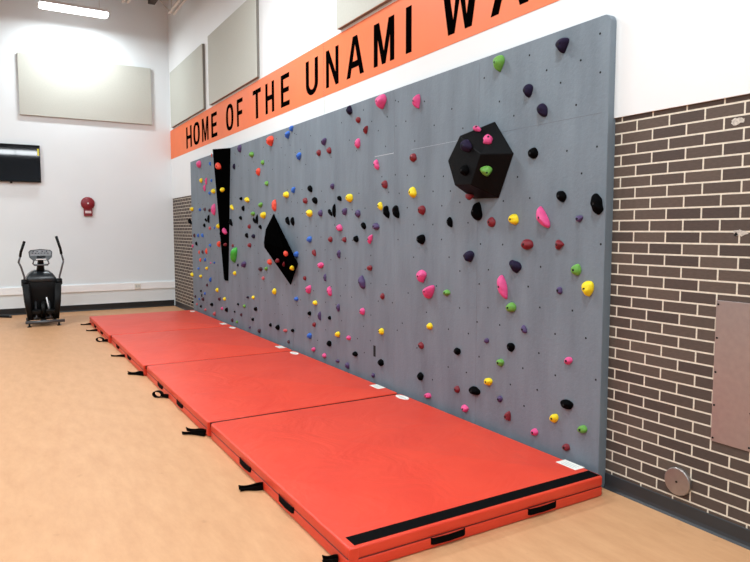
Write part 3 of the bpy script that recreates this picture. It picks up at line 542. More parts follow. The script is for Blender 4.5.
pink | r | -0.0712 6.385 1.7161 | -1 0 0 | 0.0564 0.038 0.0463 | 0.004 | 7.2 | pink hold at mid height in the middle third, above-left of a dark red one
black | r | -0.0712 5.8358 1.7361 | -1 0 0 | 0.031 0.045 0.0374 | 0.953 | 7.6 | small oval black hold at mid height in the middle third, left of a purple one
purple | r | -0.0712 5.5822 1.7285 | -1 0 0 | 0.0367 0.0523 0.0438 | 1.463 | 7.8 | purple hold midway in the middle third, right of a black and above-right of a pink
yellow | r | -0.0712 5.4983 1.932 | -1 0 0 | 0.0326 0.0426 0.0373 | 0.549 | 8.5 | small yellow hold at mid height in the middle third, above-left of a black one
dark-red | r | -0.0712 5.4123 2.1396 | -1 0 0 | 0.0445 0.0394 0.0419 | -0.199 | 8.5 | dark red hold high up in the middle third, below-right of a pink one
dark-red | r | -0.0712 6.6143 1.5859 | -1 0 0 | 0.04 0.0334 0.0366 | 0.054 | 6.2 | dark red hold at mid height in the middle third, left of a dark red one
dark-red | r | -0.0712 6.2719 1.5866 | -1 0 0 | 0.0356 0.032 0.0338 | 0.076 | 6.2 | small dark red hold at mid height in the middle third, left of a black one
black | r | -0.0712 6.0024 1.5964 | -1 0 0 | 0.0438 0.0374 0.0405 | 0.042 | 7.4 | black hold at mid height in the middle third, right of a dark red one
pink | l | -0.0712 5.7003 1.5967 | -1 0 0 | 0.0263 0.0536 0.0375 | -0.517 | 10.0 | small pink hold at mid height in the middle third, below-left of a purple one
purple | l | -0.0712 6.4038 1.423 | -1 0 0 | 0.025 0.0462 0.034 | -0.017 | 8.6 | small elongated purple hold at mid height in the middle third, below a dark red one
dark-red | r | -0.0712 5.714 1.2999 | -1 0 0 | 0.0471 0.028 0.0363 | 0.061 | 6.4 | dark red hold at mid height in the middle third, above-right of a purple one
purple | l | -0.0712 5.8632 1.141 | -1 0 0 | 0.0398 0.0744 0.0545 | 0.442 | 14.0 | large purple hold low down in the middle third, below-left of a dark red one
dark-red | r | -0.0712 5.4577 1.028 | -1 0 0 | 0.0294 0.0335 0.0314 | -0.176 | 7.0 | small dark red hold low down in the middle third, below-right of a purple one
pink | l | -0.0712 6.6374 0.9817 | -1 0 0 | 0.0335 0.0566 0.0436 | 0.327 | 10.0 | mid-sized elongated pink hold low down in the left third, below a purple one
purple | l | -0.0712 6.426 0.8104 | -1 0 0 | 0.0231 0.047 0.033 | -0.018 | 8.6 | small elongated purple hold low down in the middle third, above-right of a black one
black | r | -0.0712 6.6548 0.6673 | -1 0 0 | 0.0308 0.0245 0.0275 | 0.230 | 4.6 | small rounded black hold low down in the left third, right of a purple one
pink | r | -0.0712 5.8666 0.8316 | -1 0 0 | 0.0414 0.0378 0.0395 | 0.484 | 7.6 | mid-sized oval pink hold low down in the middle third, right of a purple one
yellow | r | -0.0712 6.4462 0.5032 | -1 0 0 | 0.0497 0.032 0.0398 | 0.179 | 6.0 | yellow hold just above the mats in the middle third, left of a pink one
pink | r | -0.0712 6.1807 0.5013 | -1 0 0 | 0.041 0.0254 0.0323 | 0.179 | 5.2 | small pink hold just above the mats in the middle third, right of a yellow one
yellow | r | -0.0712 5.4802 0.6681 | -1 0 0 | 0.0429 0.0342 0.0383 | 0.266 | 7.2 | mid-sized yellow hold low down in the middle third, below-right of a pink one
black | r | -0.0712 6.032 0.3446 | -1 0 0 | 0.0495 0.0282 0.0374 | 0.192 | 6.2 | black hold low in the middle third, above-right of a purple and below a pink
black | r | -0.0712 5.4854 0.3482 | -1 0 0 | 0.045 0.0352 0.0398 | 0.331 | 7.4 | black hold low in the middle third, above-right of a purple and right of a black
purple | r | -0.0712 6.2103 0.1846 | -1 0 0 | 0.0337 0.0373 0.0354 | 0.716 | 7.0 | purple hold just above the mats in the middle third, below-right of a purple one
purple | r | -0.0712 5.6463 0.1838 | -1 0 0 | 0.0277 0.0241 0.0259 | 0.635 | 5.2 | purple hold just above the mats in the middle third, below-left of a black one
yellow | r | -0.0712 4.9154 2.0361 | -1 0 0 | 0.0467 0.0509 0.0487 | 0.231 | 11.5 | yellow hold high up left of the big faceted block, above-left of a dark red
dark-red | r | -0.0712 4.7702 1.8722 | -1 0 0 | 0.0476 0.043 0.0452 | -0.150 | 10.0 | dark red hold midway left of the big faceted block, below-right of a yellow one
black | l | -0.0712 5.3757 1.8723 | -1 0 0 | 0.0337 0.0677 0.0478 | 0.410 | 13.5 | black hold at mid height in the middle third, below-right of a yellow one
black | l | -0.0712 5.1988 1.8678 | -1 0 0 | 0.0371 0.0675 0.05 | 0.356 | 14.0 | black hold at mid height left of the big faceted block, right of a black one
black | r | -0.0712 4.3547 1.7572 | -1 0 0 | 0.029 0.0482 0.0374 | 0.342 | 11.5 | black hold midway left of the big faceted block, below-left of a black one
black | r | -0.0712 4.7771 1.6077 | -1 0 0 | 0.0571 0.0446 0.0505 | -0.187 | 10.5 | black hold at mid height left of the big faceted block, below a dark red one
pink | t | -0.0712 4.7589 1.2739 | -1 0 0 | 0.0674 0.0574 0.0621 | 0.009 | 13.0 | pink hold midway left of the big faceted block, above-left of a pink one
dark-red | r | -0.1301 4.0266 1.969 | -0.4523 0.0315 -0.8913 | 0.0276 0.0479 0.0364 | -1.483 | 9.0 | small dark red hold on the big black faceted block, above-left of a black one
charcoal | t | -0.0712 4.0903 1.4751 | -1 0 0 | 0.0638 0.0493 0.0561 | 0.018 | 12.5 | dark purple-black hold midway under the big faceted block, below-right of a black one
pink | T | -0.0712 4.6387 1.1463 | -1 0 0 | 0.0623 0.0842 0.0717 | -0.824 | 15.5 | pink hold low down left of the big faceted block, below-right of a pink one
green | r | -0.0712 4.3922 1.1532 | -1 0 0 | 0.0447 0.0264 0.0343 | 0.247 | 8.0 | small green hold low down left of the big faceted block, right of a pink one
yellow | r | -0.0712 4.6405 0.8303 | -1 0 0 | 0.0389 0.0295 0.0339 | 0.217 | 7.0 | small yellow hold low down in the middle third, above-right of a dark red one
dark-red | r | -0.0712 4.7726 0.6354 | -1 0 0 | 0.0313 0.0368 0.0339 | 1.310 | 7.6 | small dark red hold low down in the middle third, below-left of a yellow one
black | r | -0.0712 4.2372 0.6697 | -1 0 0 | 0.0391 0.0315 0.0351 | 0.116 | 8.0 | small rounded black hold low down in the middle third, left of a purple one
black | t | -0.0712 4.7754 0.3445 | -1 0 0 | 0.0435 0.0404 0.0417 | 0.009 | 9.0 | mid-sized black hold just above the mats in the middle third, above a pink one
pink | r | -0.0712 4.6644 0.1913 | -1 0 0 | 0.049 0.026 0.0357 | 0.253 | 7.8 | small rounded pink hold just above the mats in the middle third, below a black one
dark-red | r | -0.0712 4.2359 0.3434 | -1 0 0 | 0.0325 0.0308 0.0316 | 0.505 | 7.8 | dark red hold just above the mats in the middle third, left of a black one
pink | t | -0.0712 4.1237 0.2024 | -1 0 0 | 0.0481 0.0311 0.0379 | 0.017 | 9.0 | pink hold just above the mats in the right third, below-left of a black one
purple | r | -0.0712 3.8668 0.8155 | -1 0 0 | 0.0284 0.0205 0.0241 | 0.231 | 6.0 | tiny rounded purple hold low down in the right third, left of a black one
black | T | -0.0712 3.5849 0.8122 | -1 0 0 | 0.0409 0.0361 0.0381 | 0.773 | 9.5 | mid-sized black hold low down in the right third, above-right of a green one
green | r | -0.0712 3.7014 0.6694 | -1 0 0 | 0.037 0.0306 0.0337 | 0.189 | 8.5 | small rounded green hold low down in the right third, below-left of a black one
yellow | r | -0.0712 3.8373 0.4923 | -1 0 0 | 0.0442 0.0317 0.0374 | 0.322 | 9.0 | yellow hold just above the mats in the right third, above-right of a black one
black | w | -0.0712 4.0031 0.3812 | -1 0 0 | 0.0661 0.0336 0.0471 | 0.090 | 12.5 | black hold just above the mats in the right third, below-left of a yellow one
purple | r | -0.0712 3.7015 0.3828 | -1 0 0 | 0.0246 0.0292 0.0268 | -0.404 | 7.6 | purple hold above the mats in the right third, above-left of a dark red one
dark-red | t | -0.0712 3.6053 0.2692 | -1 0 0 | 0.0431 0.0348 0.0386 | 0.692 | 9.6 | dark red hold above the mats in the right third, below-right of a purple one
pink | r | -0.0712 3.3234 0.2243 | -1 0 0 | 0.0363 0.0253 0.0303 | 0.428 | 8.4 | pink hold just above the mats in the right third, below-left of a yellow one
dark-red | r | -0.0712 3.4319 1.5867 | -1 0 0 | 0.0533 0.0402 0.0463 | 0.001 | 12.5 | dark red hold midway in the right third, above-right of a dark purple-black one
dark-red | T | -0.0712 3.1223 1.5911 | -1 0 0 | 0.041 0.0347 0.0377 | -1.552 | 12.5 | dark red hold midway beside the right edge, above-left of a green one
charcoal | T | -0.0712 3.5484 1.4266 | -1 0 0 | 0.047 0.0581 0.052 | 0.823 | 14.5 | dark purple-black hold midway in the right third, above-right of a pink one
green | r | -0.0712 2.9701 1.426 | -1 0 0 | 0.0416 0.0369 0.0392 | 0.088 | 11.5 | green hold at mid height beside the near right edge, above-left of a yellow one
yellow | t | -0.0712 2.8656 1.3082 | -1 0 0 | 0.0548 0.0494 0.052 | 0.033 | 15.5 | yellow hold at mid height beside the near right edge, below-right of a green one
purple | r | -0.0712 3.1157 1.2765 | -1 0 0 | 0.0252 0.0263 0.0257 | -0.367 | 8.0 | purple hold at mid height beside the near right edge, below-left of a green one
pink | r | -0.0712 3.6787 1.261 | -1 0 0 | 0.0355 0.0933 0.0575 | 0.376 | 24.5 | large tall oval pink hold at mid height in the right third, above a green one
green | r | -0.0712 3.5895 1.1091 | -1 0 0 | 0.0493 0.038 0.0433 | 0.173 | 11.0 | mid-sized rounded green hold low down in the right third, below a pink one
purple | r | -0.0712 3.4494 0.9621 | -1 0 0 | 0.0248 0.0316 0.028 | 0.435 | 9.0 | small oval purple hold low down in the right third, above-right of a black one
pink | r | -0.0712 3.0209 0.805 | -1 0 0 | 0.0344 0.0254 0.0295 | 0.408 | 9.0 | small rounded pink hold low down beside the near right edge, above a black one
black | w | -0.0712 3.025 0.5019 | -1 0 0 | 0.0516 0.0341 0.0419 | -0.048 | 14.0 | black hold above the mats beside the right edge, above-right of a yellow one
yellow | r | -0.0712 3.1373 0.3764 | -1 0 0 | 0.0386 0.0306 0.0344 | 0.553 | 9.5 | yellow hold above the mats beside the right edge, below-left of a black one
green | r | -0.0712 2.886 0.3649 | -1 0 0 | 0.0403 0.0274 0.0332 | 0.499 | 10.5 | green hold above the mats beside the right edge, above-right of a dark red one
dark-red | r | -0.0712 3.0234 0.2014 | -1 0 0 | 0.0341 0.0237 0.0285 | 0.468 | 8.6 | dark red hold above the mats beside the right edge, below-left of a green one
green | t | -0.0712 3.7577 2.9407 | -1 0 0 | 0.0555 0.0655 0.06 | 0.022 | 18.0 | green hold near the wall top in the right third, above-left of a dark purple-black
charcoal | t | -0.0712 3.1328 2.9209 | -1 0 0 | 0.0603 0.0512 0.0545 | 0.030 | 16.0 | dark purple-black hold near the wall top beside the right edge, above-right of a dark purple-black
charcoal | t | -0.0712 3.4464 2.6804 | -1 0 0 | 0.0484 0.0484 0.048 | 0.026 | 14.0 | dark purple-black hold near the wall top in the right third, above-left of a dark purple-black
charcoal | r | -0.0712 3.3063 2.5236 | -1 0 0 | 0.0373 0.0564 0.0459 | 0.625 | 15.0 | dark purple-black hold high up in the right third, below-right of a dark purple-black
black | r | -0.0712 3.3888 2.2351 | -1 0 0 | 0.0437 0.0391 0.0413 | -0.679 | 12.0 | mid-sized black hold high up in the right third, below a dark purple-black one
black | r | -0.0712 3.1145 1.919 | -1 0 0 | 0.0335 0.0462 0.0393 | 0.708 | 13.0 | black hold at mid height beside the near right edge, above-right of a pink one
black | l | -0.0712 2.8106 1.8556 | -1 0 0 | 0.0383 0.0668 0.0506 | 0.277 | 21.0 | black hold at mid height beside the near right edge, above-right of a purple one
pink | m | -0.0712 3.2737 1.7759 | -1 0 0 | 0.0451 0.0814 0.0605 | 0.581 | 22.0 | large pink hold at mid height in the right third, below-left of a black one
purple | t | -0.0712 2.9576 1.7633 | -1 0 0 | 0.0345 0.0234 0.0284 | 0.032 | 9.5 | purple hold at mid height beside the near right edge, below-left of a black one
yellow | r | -0.0712 3.5769 1.77 | -1 0 0 | 0.0398 0.0486 0.044 | 1.065 | 12.0 | yellow hold at mid height in the right third, right of a dark red one
dark-red | r | -0.0712 3.8236 1.7513 | -1 0 0 | 0.0411 0.037 0.039 | -0.141 | 10.0 | dark red hold midway under the big faceted block, below-right of a black one
black | d | -0.0712 3.9896 1.8419 | -1 0 0 | 0.0596 0.0719 0.0654 | 0.019 | 18.5 | black hold midway under the big faceted block, below-right of a dark red one
pink | m | -0.0712 4.851 2.8463 | -1 0 0 | 0.0505 0.0625 0.0561 | 0.008 | 14.5 | pink hold near the wall top left of the big faceted block, right of a pink
dark-red | r | -0.0712 4.9138 2.352 | -1 0 0 | 0.0429 0.0399 0.0414 | -0.718 | 9.5 | dark red hold high up left of the big faceted block, above a yellow one
pink | r | -0.1763 3.8895 2.4597 | -0.6745 -0.4055 0.6169 | 0.0395 0.0218 0.0293 | -0.565 | 9.0 | small rounded pink hold on the big black faceted block, above-left of a pink one
pink | l | -0.1837 3.7576 2.3621 | -0.4864 -0.6792 0.5496 | 0.0367 0.0421 0.0393 | -0.129 | 10.5 | mid-sized pink hold on the big black faceted block, below-right of a pink one
charcoal | r | -0.271 3.8871 2.329 | -1 0 0 | 0.0583 0.0461 0.0518 | -0.360 | 13.0 | dark purple-black hold on the big black faceted block, below-left of a pink one
black | r | -0.271 3.9088 2.1464 | -1 0 0 | 0.0447 0.0396 0.0421 | -0.371 | 11.0 | mid-sized rounded black hold on the big black faceted block, left of a green one
green | t | -0.2052 3.7436 2.1326 | -0.5464 -0.7463 -0.38 | 0.0537 0.0402 0.0464 | 0.040 | 15.0 | mid-sized green hold on the big black faceted block, right of a black one'''
def hold_mesh(st, W, H, D, seed, big):
    rnd = random.Random(seed); p1, p2, p3 = (rnd.uniform(0, 2*PI) for _ in range(3))
    nr, na = (7, 28) if big else (4, 14)
    bm = bmesh.new(); rings = []
    def hgt(r): return D*(1-r**2.6)**.62
    for i in range(nr+1):
        r = 1 - (i/nr)**1.0*.999 if i else 1
        r = math.cos(i/nr*PI/2) if i < nr else .0
        if i == nr: break
        ring = []
        for k in range(na):
            a = 2*PI*k/na; ca, sa = math.cos(a), math.sin(a)
            x, y = ca, sa
            if st == 't': x *= .78 + .40*sa
            elif st == 'T': x *= .78 - .40*sa
            elif st == 'd': x *= .80 - .42*sa
            elif st == 'm':
                x = ca*1.25 if ca < 0 else ca*.35; x += .35
            elif st in 'lnw':
                if st == 'w': x = math.copysign(abs(ca)**.85, ca)
                else: y = math.copysign(abs(sa)**.8, sa); x *= 1 + .1*math.cos(2.2*PI*sa + p1)
            wob = 1 + .05*math.sin(2*a+p1) + .045*math.sin(3*a+p2) + .025*math.sin(5*a+p3)
            zz = hgt(r)*(1 + (.10*math.sin(2*a+p2) + .06*math.sin(3*a+p3))*r*(1-r)*2)
            tilt = 1 + (.18*(-sa)*r if st in 't' else .18*sa*r if st == 'T' else .06*math.sin(a+p1)*r)
            ring.append(bm.verts.new((x*W*r*wob, y*H*r*wob, zz*tilt)))
        rings.append(ring)
    for A, B in zip(rings, rings[1:]):
        for k in range(na): bm.faces.new((A[k], A[(k+1)%na], B[(k+1)%na], B[k]))
    c = bm.verts.new((0, 0, D*1.0)); last = rings[-1]
    for k in range(na): bm.faces.new((last[k], last[(k+1)%na], c))
    bm.faces.new(rings[0][::-1])
    return bm
for i, ln in enumerate(HOLDS.strip().split('\n')):
    c, st, pos, nor, whd, rot, px, lab = [s.strip() for s in ln.split('|')]
    pos = Vector([float(x) for x in pos.split()]); n = Vector([float(x) for x in nor.split()]); W, H, D = (float(x) for x in whd.split()); px = float(px)
    big = px > 6.5
    m = HM['deepgreen'] if (c == 'green' and px > 15 and pos.y > 9) else HM[c]
    o = obj('climbing_hold', hold_mesh(st, W, H, D, i*7+3, big), m, None, smooth=True)
    up = Vector((0, 0, 1)); e2 = (up - n*up.dot(n)).normalized(); e1 = e2.cross(n)
    R = Matrix((e1, e2, n)).transposed().to_4x4() @ Matrix.Rotation(float(rot), 4, 'Z')
    o.matrix_world = Matrix.Translation(pos + n*(.0026 if lab.find('on the') >= 0 and ('volume' in lab or n.x > -.999 or pos.x < -.12) else -.0015)) @ R
    tag(o, lab, 'climbing hold', 'resin climbing holds')
    if px > 7:
        bh = lathe(bmesh.new(), [(.0085, -.004), (.0085, .0012), (.0045, .0012), (.004, .0006)], 'z', (0, 0, D), 12)
        obj('bolt_recess', bh, M['hole'], o)
obj_ = None
# ---------------------------------------------------------------- crash mats
XR = -.120
MATS = [(2.662, 5.052, -1.960, 'nearest red vinyl crash mat, with a black velcro strip along its near end'),
        (5.092, 7.606, -1.968, 'second red vinyl crash mat from the camera, touching the nearest mat'),
        (7.648, 10.116, -1.988, 'third red vinyl crash mat from the camera, under the diamond block volume'),
        (10.158, 12.580, -2.010, 'farthest red vinyl crash mat, near the back wall and brick corner')]
STRAPS = [(3, (-2.17, 12.42), (-2.0, 12.34), 1), (3, (-2.165, 11.629), (-2.0, 11.50), 1), (3, (-2.145, 10.449), (-2.0, 10.30), 2),
          (2, (-2.132, 9.101), (-1.97, 8.93), 1), (2, (-2.115, 7.868), (-1.97, 7.68), 3), (1, (-2.081, 6.633), (-1.96, 6.5), 2),
          (1, (-2.106, 5.317), (-1.96, 5.15), 4), (0, (-2.093, 3.937), (-1.95, 3.87), 3), (0, (-2.01, 2.849), (-1.95, 2.79), 3)]
HANDLES = {3: [11.75, 10.95], 2: [9.50, 8.60], 1: [6.86, 6.02], 0: [4.194, 3.458]}
def slab(x0, x1, y0, y1, z0, z1, r):
    bm = bmesh.new(); secs = []
    cx, cy, hx, hy = (x0+x1)/2, (y0+y1)/2, (x1-x0)/2, (y1-y0)/2
    for k in range(5):
        a = k*PI/2/4; secs.append(rrect(cx, cy, hx-r*(1-math.sin(a)), hy-r*(1-math.sin(a)), .03, z0+r*(1-math.cos(a))))
    for k in range(5):
        a = k*PI/2/4; secs.append(rrect(cx, cy, hx-r*(1-math.cos(a)), hy-r*(1-math.cos(a)), .03, z1-r+r*math.sin(a)))
    return loft(bm, secs)
for mi, (ya, yb, xl, lab) in enumerate(MATS):
    cx, cy = (xl+XR)/2, (ya+yb)/2
    t = thing('crash_mat', lab, 'crash mat', (cx, cy, 0), 0, 'red crash mats in a row')
    X0, X1, A, B = xl-cx, XR-cx, ya-cy, yb-cy
    obj('upper_pad', slab(X0, X1, A, B, .066, .130, .012), M['vinyl'], t, smooth=True)
    obj('lower_pad', slab(X0, X1, A, B, .001, .0655, .012), M['vinyl'], t, smooth=True)
    pp = bmesh.new(); path = [(p[0], p[1], .0658) for p in rrect(0, 0, (X1-X0)/2-.0055, (B-A)/2-.0055, .03, 0)]
    path.append(path[0]); tube(pp, path, .0042, 6, caps=False); obj('piping', pp, M['piping'], t, smooth=True)
    if mi == 0:
        obj('velcro_strip', BX((X0+.04, A+.02, .1285), (X1-.015, A+.115, .1318)), M['web'], t, bevel=.001)
    else:
        obj('velcro_strip', BX((X0+.02, A-.036, .09), (X1-.012, A+.004, .121)), M['web'], t)
    # folded corner flap at the joint
    obj('hinge_flap', BX((X0-.004, A-.006, .03), (X0+.05, A+.004, .128)), M['vinyl'], t, bevel=.003)
    # labels
    lb = {0: (-.158, 2.91), 1: (-.172, 5.40), 2: (-.185, 7.93), 3: (-.190, 10.42)}[mi]
    tg = obj('care_label', BX((lb[0]-cx-.045, lb[1]-cy-.085, .1299), (lb[0]-cx+.045, lb[1]-cy+.085, .1312)), M['tag'], t, bevel=.0004); tg['label'] = 'white rectangular label'
    bm = bmesh.new()
    for k in range(3): box(bm, (lb[0]-cx-.03+k*.022, lb[1]-cy-.06, .1311), (lb[0]-cx-.022+k*.022, lb[1]-cy+.055, .1315))
    obj('label_print', bm, M['print'], tg)
    ov = {0: (-.180, 4.93), 1: (-.19, 7.44), 2: (-.195, 9.92), 3: (-.20, 12.35)}[mi]
    bm = bmesh.new(); lathe(bm, [(.045, .1299), (.045, .1311), (.040, .1313)], 'z', (0, 0, 0), 28)
    for v in bm.verts: v.co.y *= 2.1
    bmesh.ops.translate(bm, verts=bm.verts, vec=(ov[0]-cx, ov[1]-cy, 0))
    tg = obj('maker_badge', bm, M['tag'], t); tg['label'] = 'white oval label'
    bm = BX((ov[0]-cx-.008, ov[1]-cy-.06, .1312), (ov[0]-cx+.008, ov[1]-cy+.06, .1316)); obj('label_print', bm, M['print'], tg)
    # side grab handles
    for hy in HANDLES[mi]:
        y = hy - cy
        bm = bmesh.new()
        path = [(X0+.002, y-.115, .062), (X0-.006, y-.10, .058), (X0-.009, y, .055), (X0-.006, y+.10, .058), (X0+.002, y+.115, .062)]
        secs = [[(p[0]-.003, p[1], p[2]-.018), (p[0]+.003, p[1], p[2]-.018), (p[0]+.003, p[1], p[2]+.018), (p[0]-.003, p[1], p[2]+.018)] for p in path]
        loft(bm, secs); obj('grab_handle', bm, M['web'], t)
    if mi == 0:
        for hx in (-1.355, -.66):
            x = hx - cx; bm = bmesh.new()
            path = [(x-.115, A+.002, .045), (x-.10, A-.006, .043), (x, A-.009, .041), (x+.10, A-.006, .043), (x+.115, A+.002, .045)]
            secs = [[(p[0], p[1]-.003, p[2]-.018), (p[0], p[1]+.003, p[2]-.018), (p[0], p[1]+.003, p[2]+.018), (p[0], p[1]-.003, p[2]+.018)] for p in path]
            loft(bm, secs); obj('grab_handle', bm, M['web'], t)
    # black straps lying on the floor beside the mat
    for (k, a, b, kind) in STRAPS:
        if k != mi: continue
        a = Vector((a[0]-cx, a[1]-cy)); b = Vector((b[0]-cx, b[1]-cy)); d = (a-b); L = d.length; d.normalize(); q = Vector((-d.y, d.x))
        bm = bmesh.new()
        def ribbon(offs, w, lift=.012):
            secs = []
            n = 9
            for j in range(n+1):
                s = j/n; c = b + d*(L*s) + q*(offs[0]*(1-s) + offs[1]*s + .006*math.sin(s*6))
                z = .004 + lift*math.sin(s*PI)**2 + (.022*(1-s)**3)
                tw = .3*math.sin(s*4)
                u = q*(w/2)
                secs.append([(c.x-u.x, c.y-u.y, z), (c.x+u.x, c.y+u.y, z+.004*tw), (c.x+u.x, c.y+u.y, z+.004+.004*tw), (c.x-u.x, c.y-u.y, z+.004)])
            loft(bm, secs)
        def band(offs, hgt, z0=.003, lean=.25, amp=.006, l0=0.0, l1=1.0):
            # webbing standing on its edge, with a slight wave
            secs = []
            for j in range(11):
                f = j/10; f = l0 + (l1-l0)*f
                c = b + d*(L*f) + q*(offs[0]*(1-f) + offs[1]*f + amp*math.sin(f*7+mi))
                hh = hgt*(.75 + .25*math.sin(f*5+1)); ln = q*(lean*hh); th = q*.0035
                secs.append([(c.x-th.x, c.y-th.y, z0), (c.x+th.x, c.y+th.y, z0), (c.x+th.x+ln.x, c.y+th.y+ln.y, z0+hh), (c.x-th.x+ln.x, c.y-th.y+ln.y, z0+hh)])
            loft(bm, secs)
        if kind == 1: band((0, .004), .038)
        elif kind == 2:
            band((0, 0), .045, l1=.5)
            cc = b + d*(L*.74); secs = []
            for j in range(25):
                th = 2*PI*j/24; rx, rz = L*.26, .027
                px, pz = rx*math.cos(th), .034 + rz*math.sin(th)
                ox, oz = (rx+.008)*math.cos(th), .034 + (rz+.008)*math.sin(th)
                w_ = q*.02
                secs.append([(cc.x+d.x*px-w_.x, cc.y+d.y*px-w_.y, pz), (cc.x+d.x*px+w_.x, cc.y+d.y*px+w_.y, pz), (cc.x+d.x*ox+w_.x, cc.y+d.y*ox+w_.y, oz), (cc.x+d.x*ox-w_.x, cc.y+d.y*ox-w_.y, oz)])
            loft(bm, secs)
        elif kind == 3: band((0, 0), .056, lean=.5); band((.02, .03), .034, lean=.3, l1=.93)
        else: band((-.01, -.05), .055, lean=.4); band((.015, .05), .05, lean=.3, l1=.9); band((.03, .02), .03, l1=.6)
        obj('strap', bm, M['web'], t)
# ---------------------------------------------------------------- stainless plate and round cover on the brick
t = thing('wall_plate', 'tall brushed steel cover plate screwed to the brick at the right edge', 'cover plate', (0, 1.935, .52))
obj('plate', BX((-.006, -.115, 0), (-.0005, .11, .787)), M['chrome'], t, bevel=.0015)
for z in (.02, .205, .39, .58, .765):
    for y in (.098, -.102):
        obj('screw', lathe(bmesh.new(), [(.006, -.0065), (.006, -.0078), (.003, -.0085)][::-1], 'x', (0, y, z), 12), M['screw'], t)
t = thing('round_cover', 'round steel cover disc low on the brick just above the rubber base', 'cover', (0, 2.228, .223))
obj('disc', lathe(bmesh.new(), [(.082, -.001), (.082, -.020), (.078, -.024), (.0, -.0255)][:3] + [(.01, -.0255)], 'x', (0, 0, 0), 40), M['disc'], t, smooth=False, bevel=.001)
obj('screw', lathe(bmesh.new(), [(.007, -.025), (.007, -.0268), (.003, -.027)], 'x', (0, 0, 0), 12), M['screw'], t)
# ---------------------------------------------------------------- television
t = thing('television', 'wide black flat screen television mounted high on the back wall', 'television', (-3.19, YB-.02, 2.645))
obj('screen_housing', BX((-.6, -.06, 0), (.6, -.018, .735)), M['black'], t, bevel=.006)
obj('screen', BX((-.585, -.0625, .022), (.585, -.0595, .72)), M['screen'], t)
st = obj('sticker', BX((.55, -.0635, .53), (.582, -.0622, .665)), M['yellowtag'], t); st['label'] = 'yellow sticker'
obj('sensor_foot', BX((.055, -.052, -.03), (.095, -.03, .001)), M['black'], t, bevel=.004)
obj('wall_bracket', BX((-.25, -.0175, .15), (.25, .019, .55)), M['black'], t)
# ---------------------------------------------------------------- fire alarm
t = thing('fire_alarm', 'round red fire alarm bell above a small red strobe on the back wall', 'fire alarm', (-1.742, YB, 2.25))
obj('bell_dome', lathe(bmesh.new(), [(.125, -.002), (.135, -.018), (.135, -.04), (.12, -.06), (.07, -.075), (.02, -.08)], 'y', (0, 0, 0), 32), M['alarm'], t, smooth=True)
obj('bell_boss', lathe(bmesh.new(), [(.018, -.078), (.018, -.088), (.012, -.09)], 'y', (0, 0, 0), 16), M['alarmlt'], t)
obj('strobe_box', BX((-.082, -.05, -.262), (.082, -.001, -.1)), M['alarm'], t, bevel=.006)
obj('strobe_lens', BX((-.06, -.062, -.205), (.06, -.048, -.155)), M['alarmlt'], t, bevel=.005)
# outlet on the raceway
t = thing('power_outlet', 'small ivory outlet box set on the white raceway of the back wall', 'outlet', (-.80, YB-.036, .43))
obj('outlet_box', BX((-.07, -.02, -.01), (.055, -.0005, .105)), M['outlet'], t, bevel=.003)
for x in (-.03, .02):
    obj('socket', BX((x-.016, -.0215, .025), (x+.016, -.0195, .075)), M['print'], t, bevel=.002)
# ---------------------------------------------------------------- lamps
def lamp(x, y, lab):
    t = thing('ceiling_lamp', lab, 'ceiling lamp', (x, y, LAMP_Z), 0, 'linear pendant lamps')
    obj('housing', BX((-.60, -.14, .035), (.60, .14, .09)), M['housing'], t, bevel=.01)
    obj('lens', loft(bmesh.new(), [rrect(0, 0, .56, .10, .03, -.02), rrect(0, 0, .60, .135, .03, .0), rrect(0, 0, .60, .14, .03, .034)]), M['lens'], t, smooth=False)
    for sx_ in (-.45, .45): obj('hanger_wire', tube(bmesh.new(), [(sx_, 0, .09), (sx_, 0, ZC-LAMP_Z-.002)], .004, 6), M['steel'], t)
    ld = bpy.data.lights.new('lamp_light', 'AREA'); ld.shape = 'RECTANGLE'; ld.size = 1.1; ld.size_y = .2; ld.energy = LAMP_W*(.42 if y > 13 else 1.25 if y > 10 else 1); ld.color = LAMP_COL
    lo = bpy.data.objects.new('lamp_light', ld); COL.objects.link(lo); lo.parent = t; lo.location = (0, 0, -.028)
    return t
for i, (x, y) in enumerate(LAMP_SPOTS):
    lamp(x, y, 'lit white linear lamp hanging in front of the back wall panel' if i == 0 else 'lit white linear lamp hanging in the row over the open gym floor outside the view')
# ---------------------------------------------------------------- open web joists under the deck
def joist(xc, yend, zb, lab):
    t = thing('roof_joist', lab, 'roof joist', (xc, yend, zb), 0, 'open web roof joists')
    L = yend + 6.0
    for s in (-.045, .045):
        obj('bottom_chord', BX((s-.02, -L, 0), (s+.02, 0, .03)), M['steel'], t)
        obj('top_chord', BX((s-.02, -L, .80), (s+.02, YB-yend-.01, .84)), M['steel'], t)
    n = int(L/.62)
    for k in range(n):
        y = -k*.62
        a, b, c = (0, y, .015), (0, y-.31, .81), (0, y-.62, .015)
        obj('web_rod', tube(bmesh.new(), [a, b, c], .012, 6), M['steel'], t)
    obj('web_rod', tube(bmesh.new(), [(0, -.02, .015), (0, YB-yend-.35, .81)], .012, 6), M['steel'], t)
    obj('web_rod', tube(bmesh.new(), [(0, -.05, .015), (0, -.02, .81)], .010, 6), M['steel'], t)
    obj('top_chord_seat', BX((-.07, YB-yend-.35, .70), (.07, YB-yend-.01, .80)), M['joistdark'], t)
joist(-.35, 12.84, 5.816, 'pale open web steel joist ending at the far top corner of the room')
joist(-1.18, 12.84, 5.885, 'pale open web steel joist just left of the one in the corner')
# ---------------------------------------------------------------- elliptical trainer
t = thing('elliptical_trainer', 'black elliptical trainer with two upright handlebars standing by the back wall', 'exercise machine', (-2.74, 12.9, 0), 0)
t.scale = (.85, .95, .955)
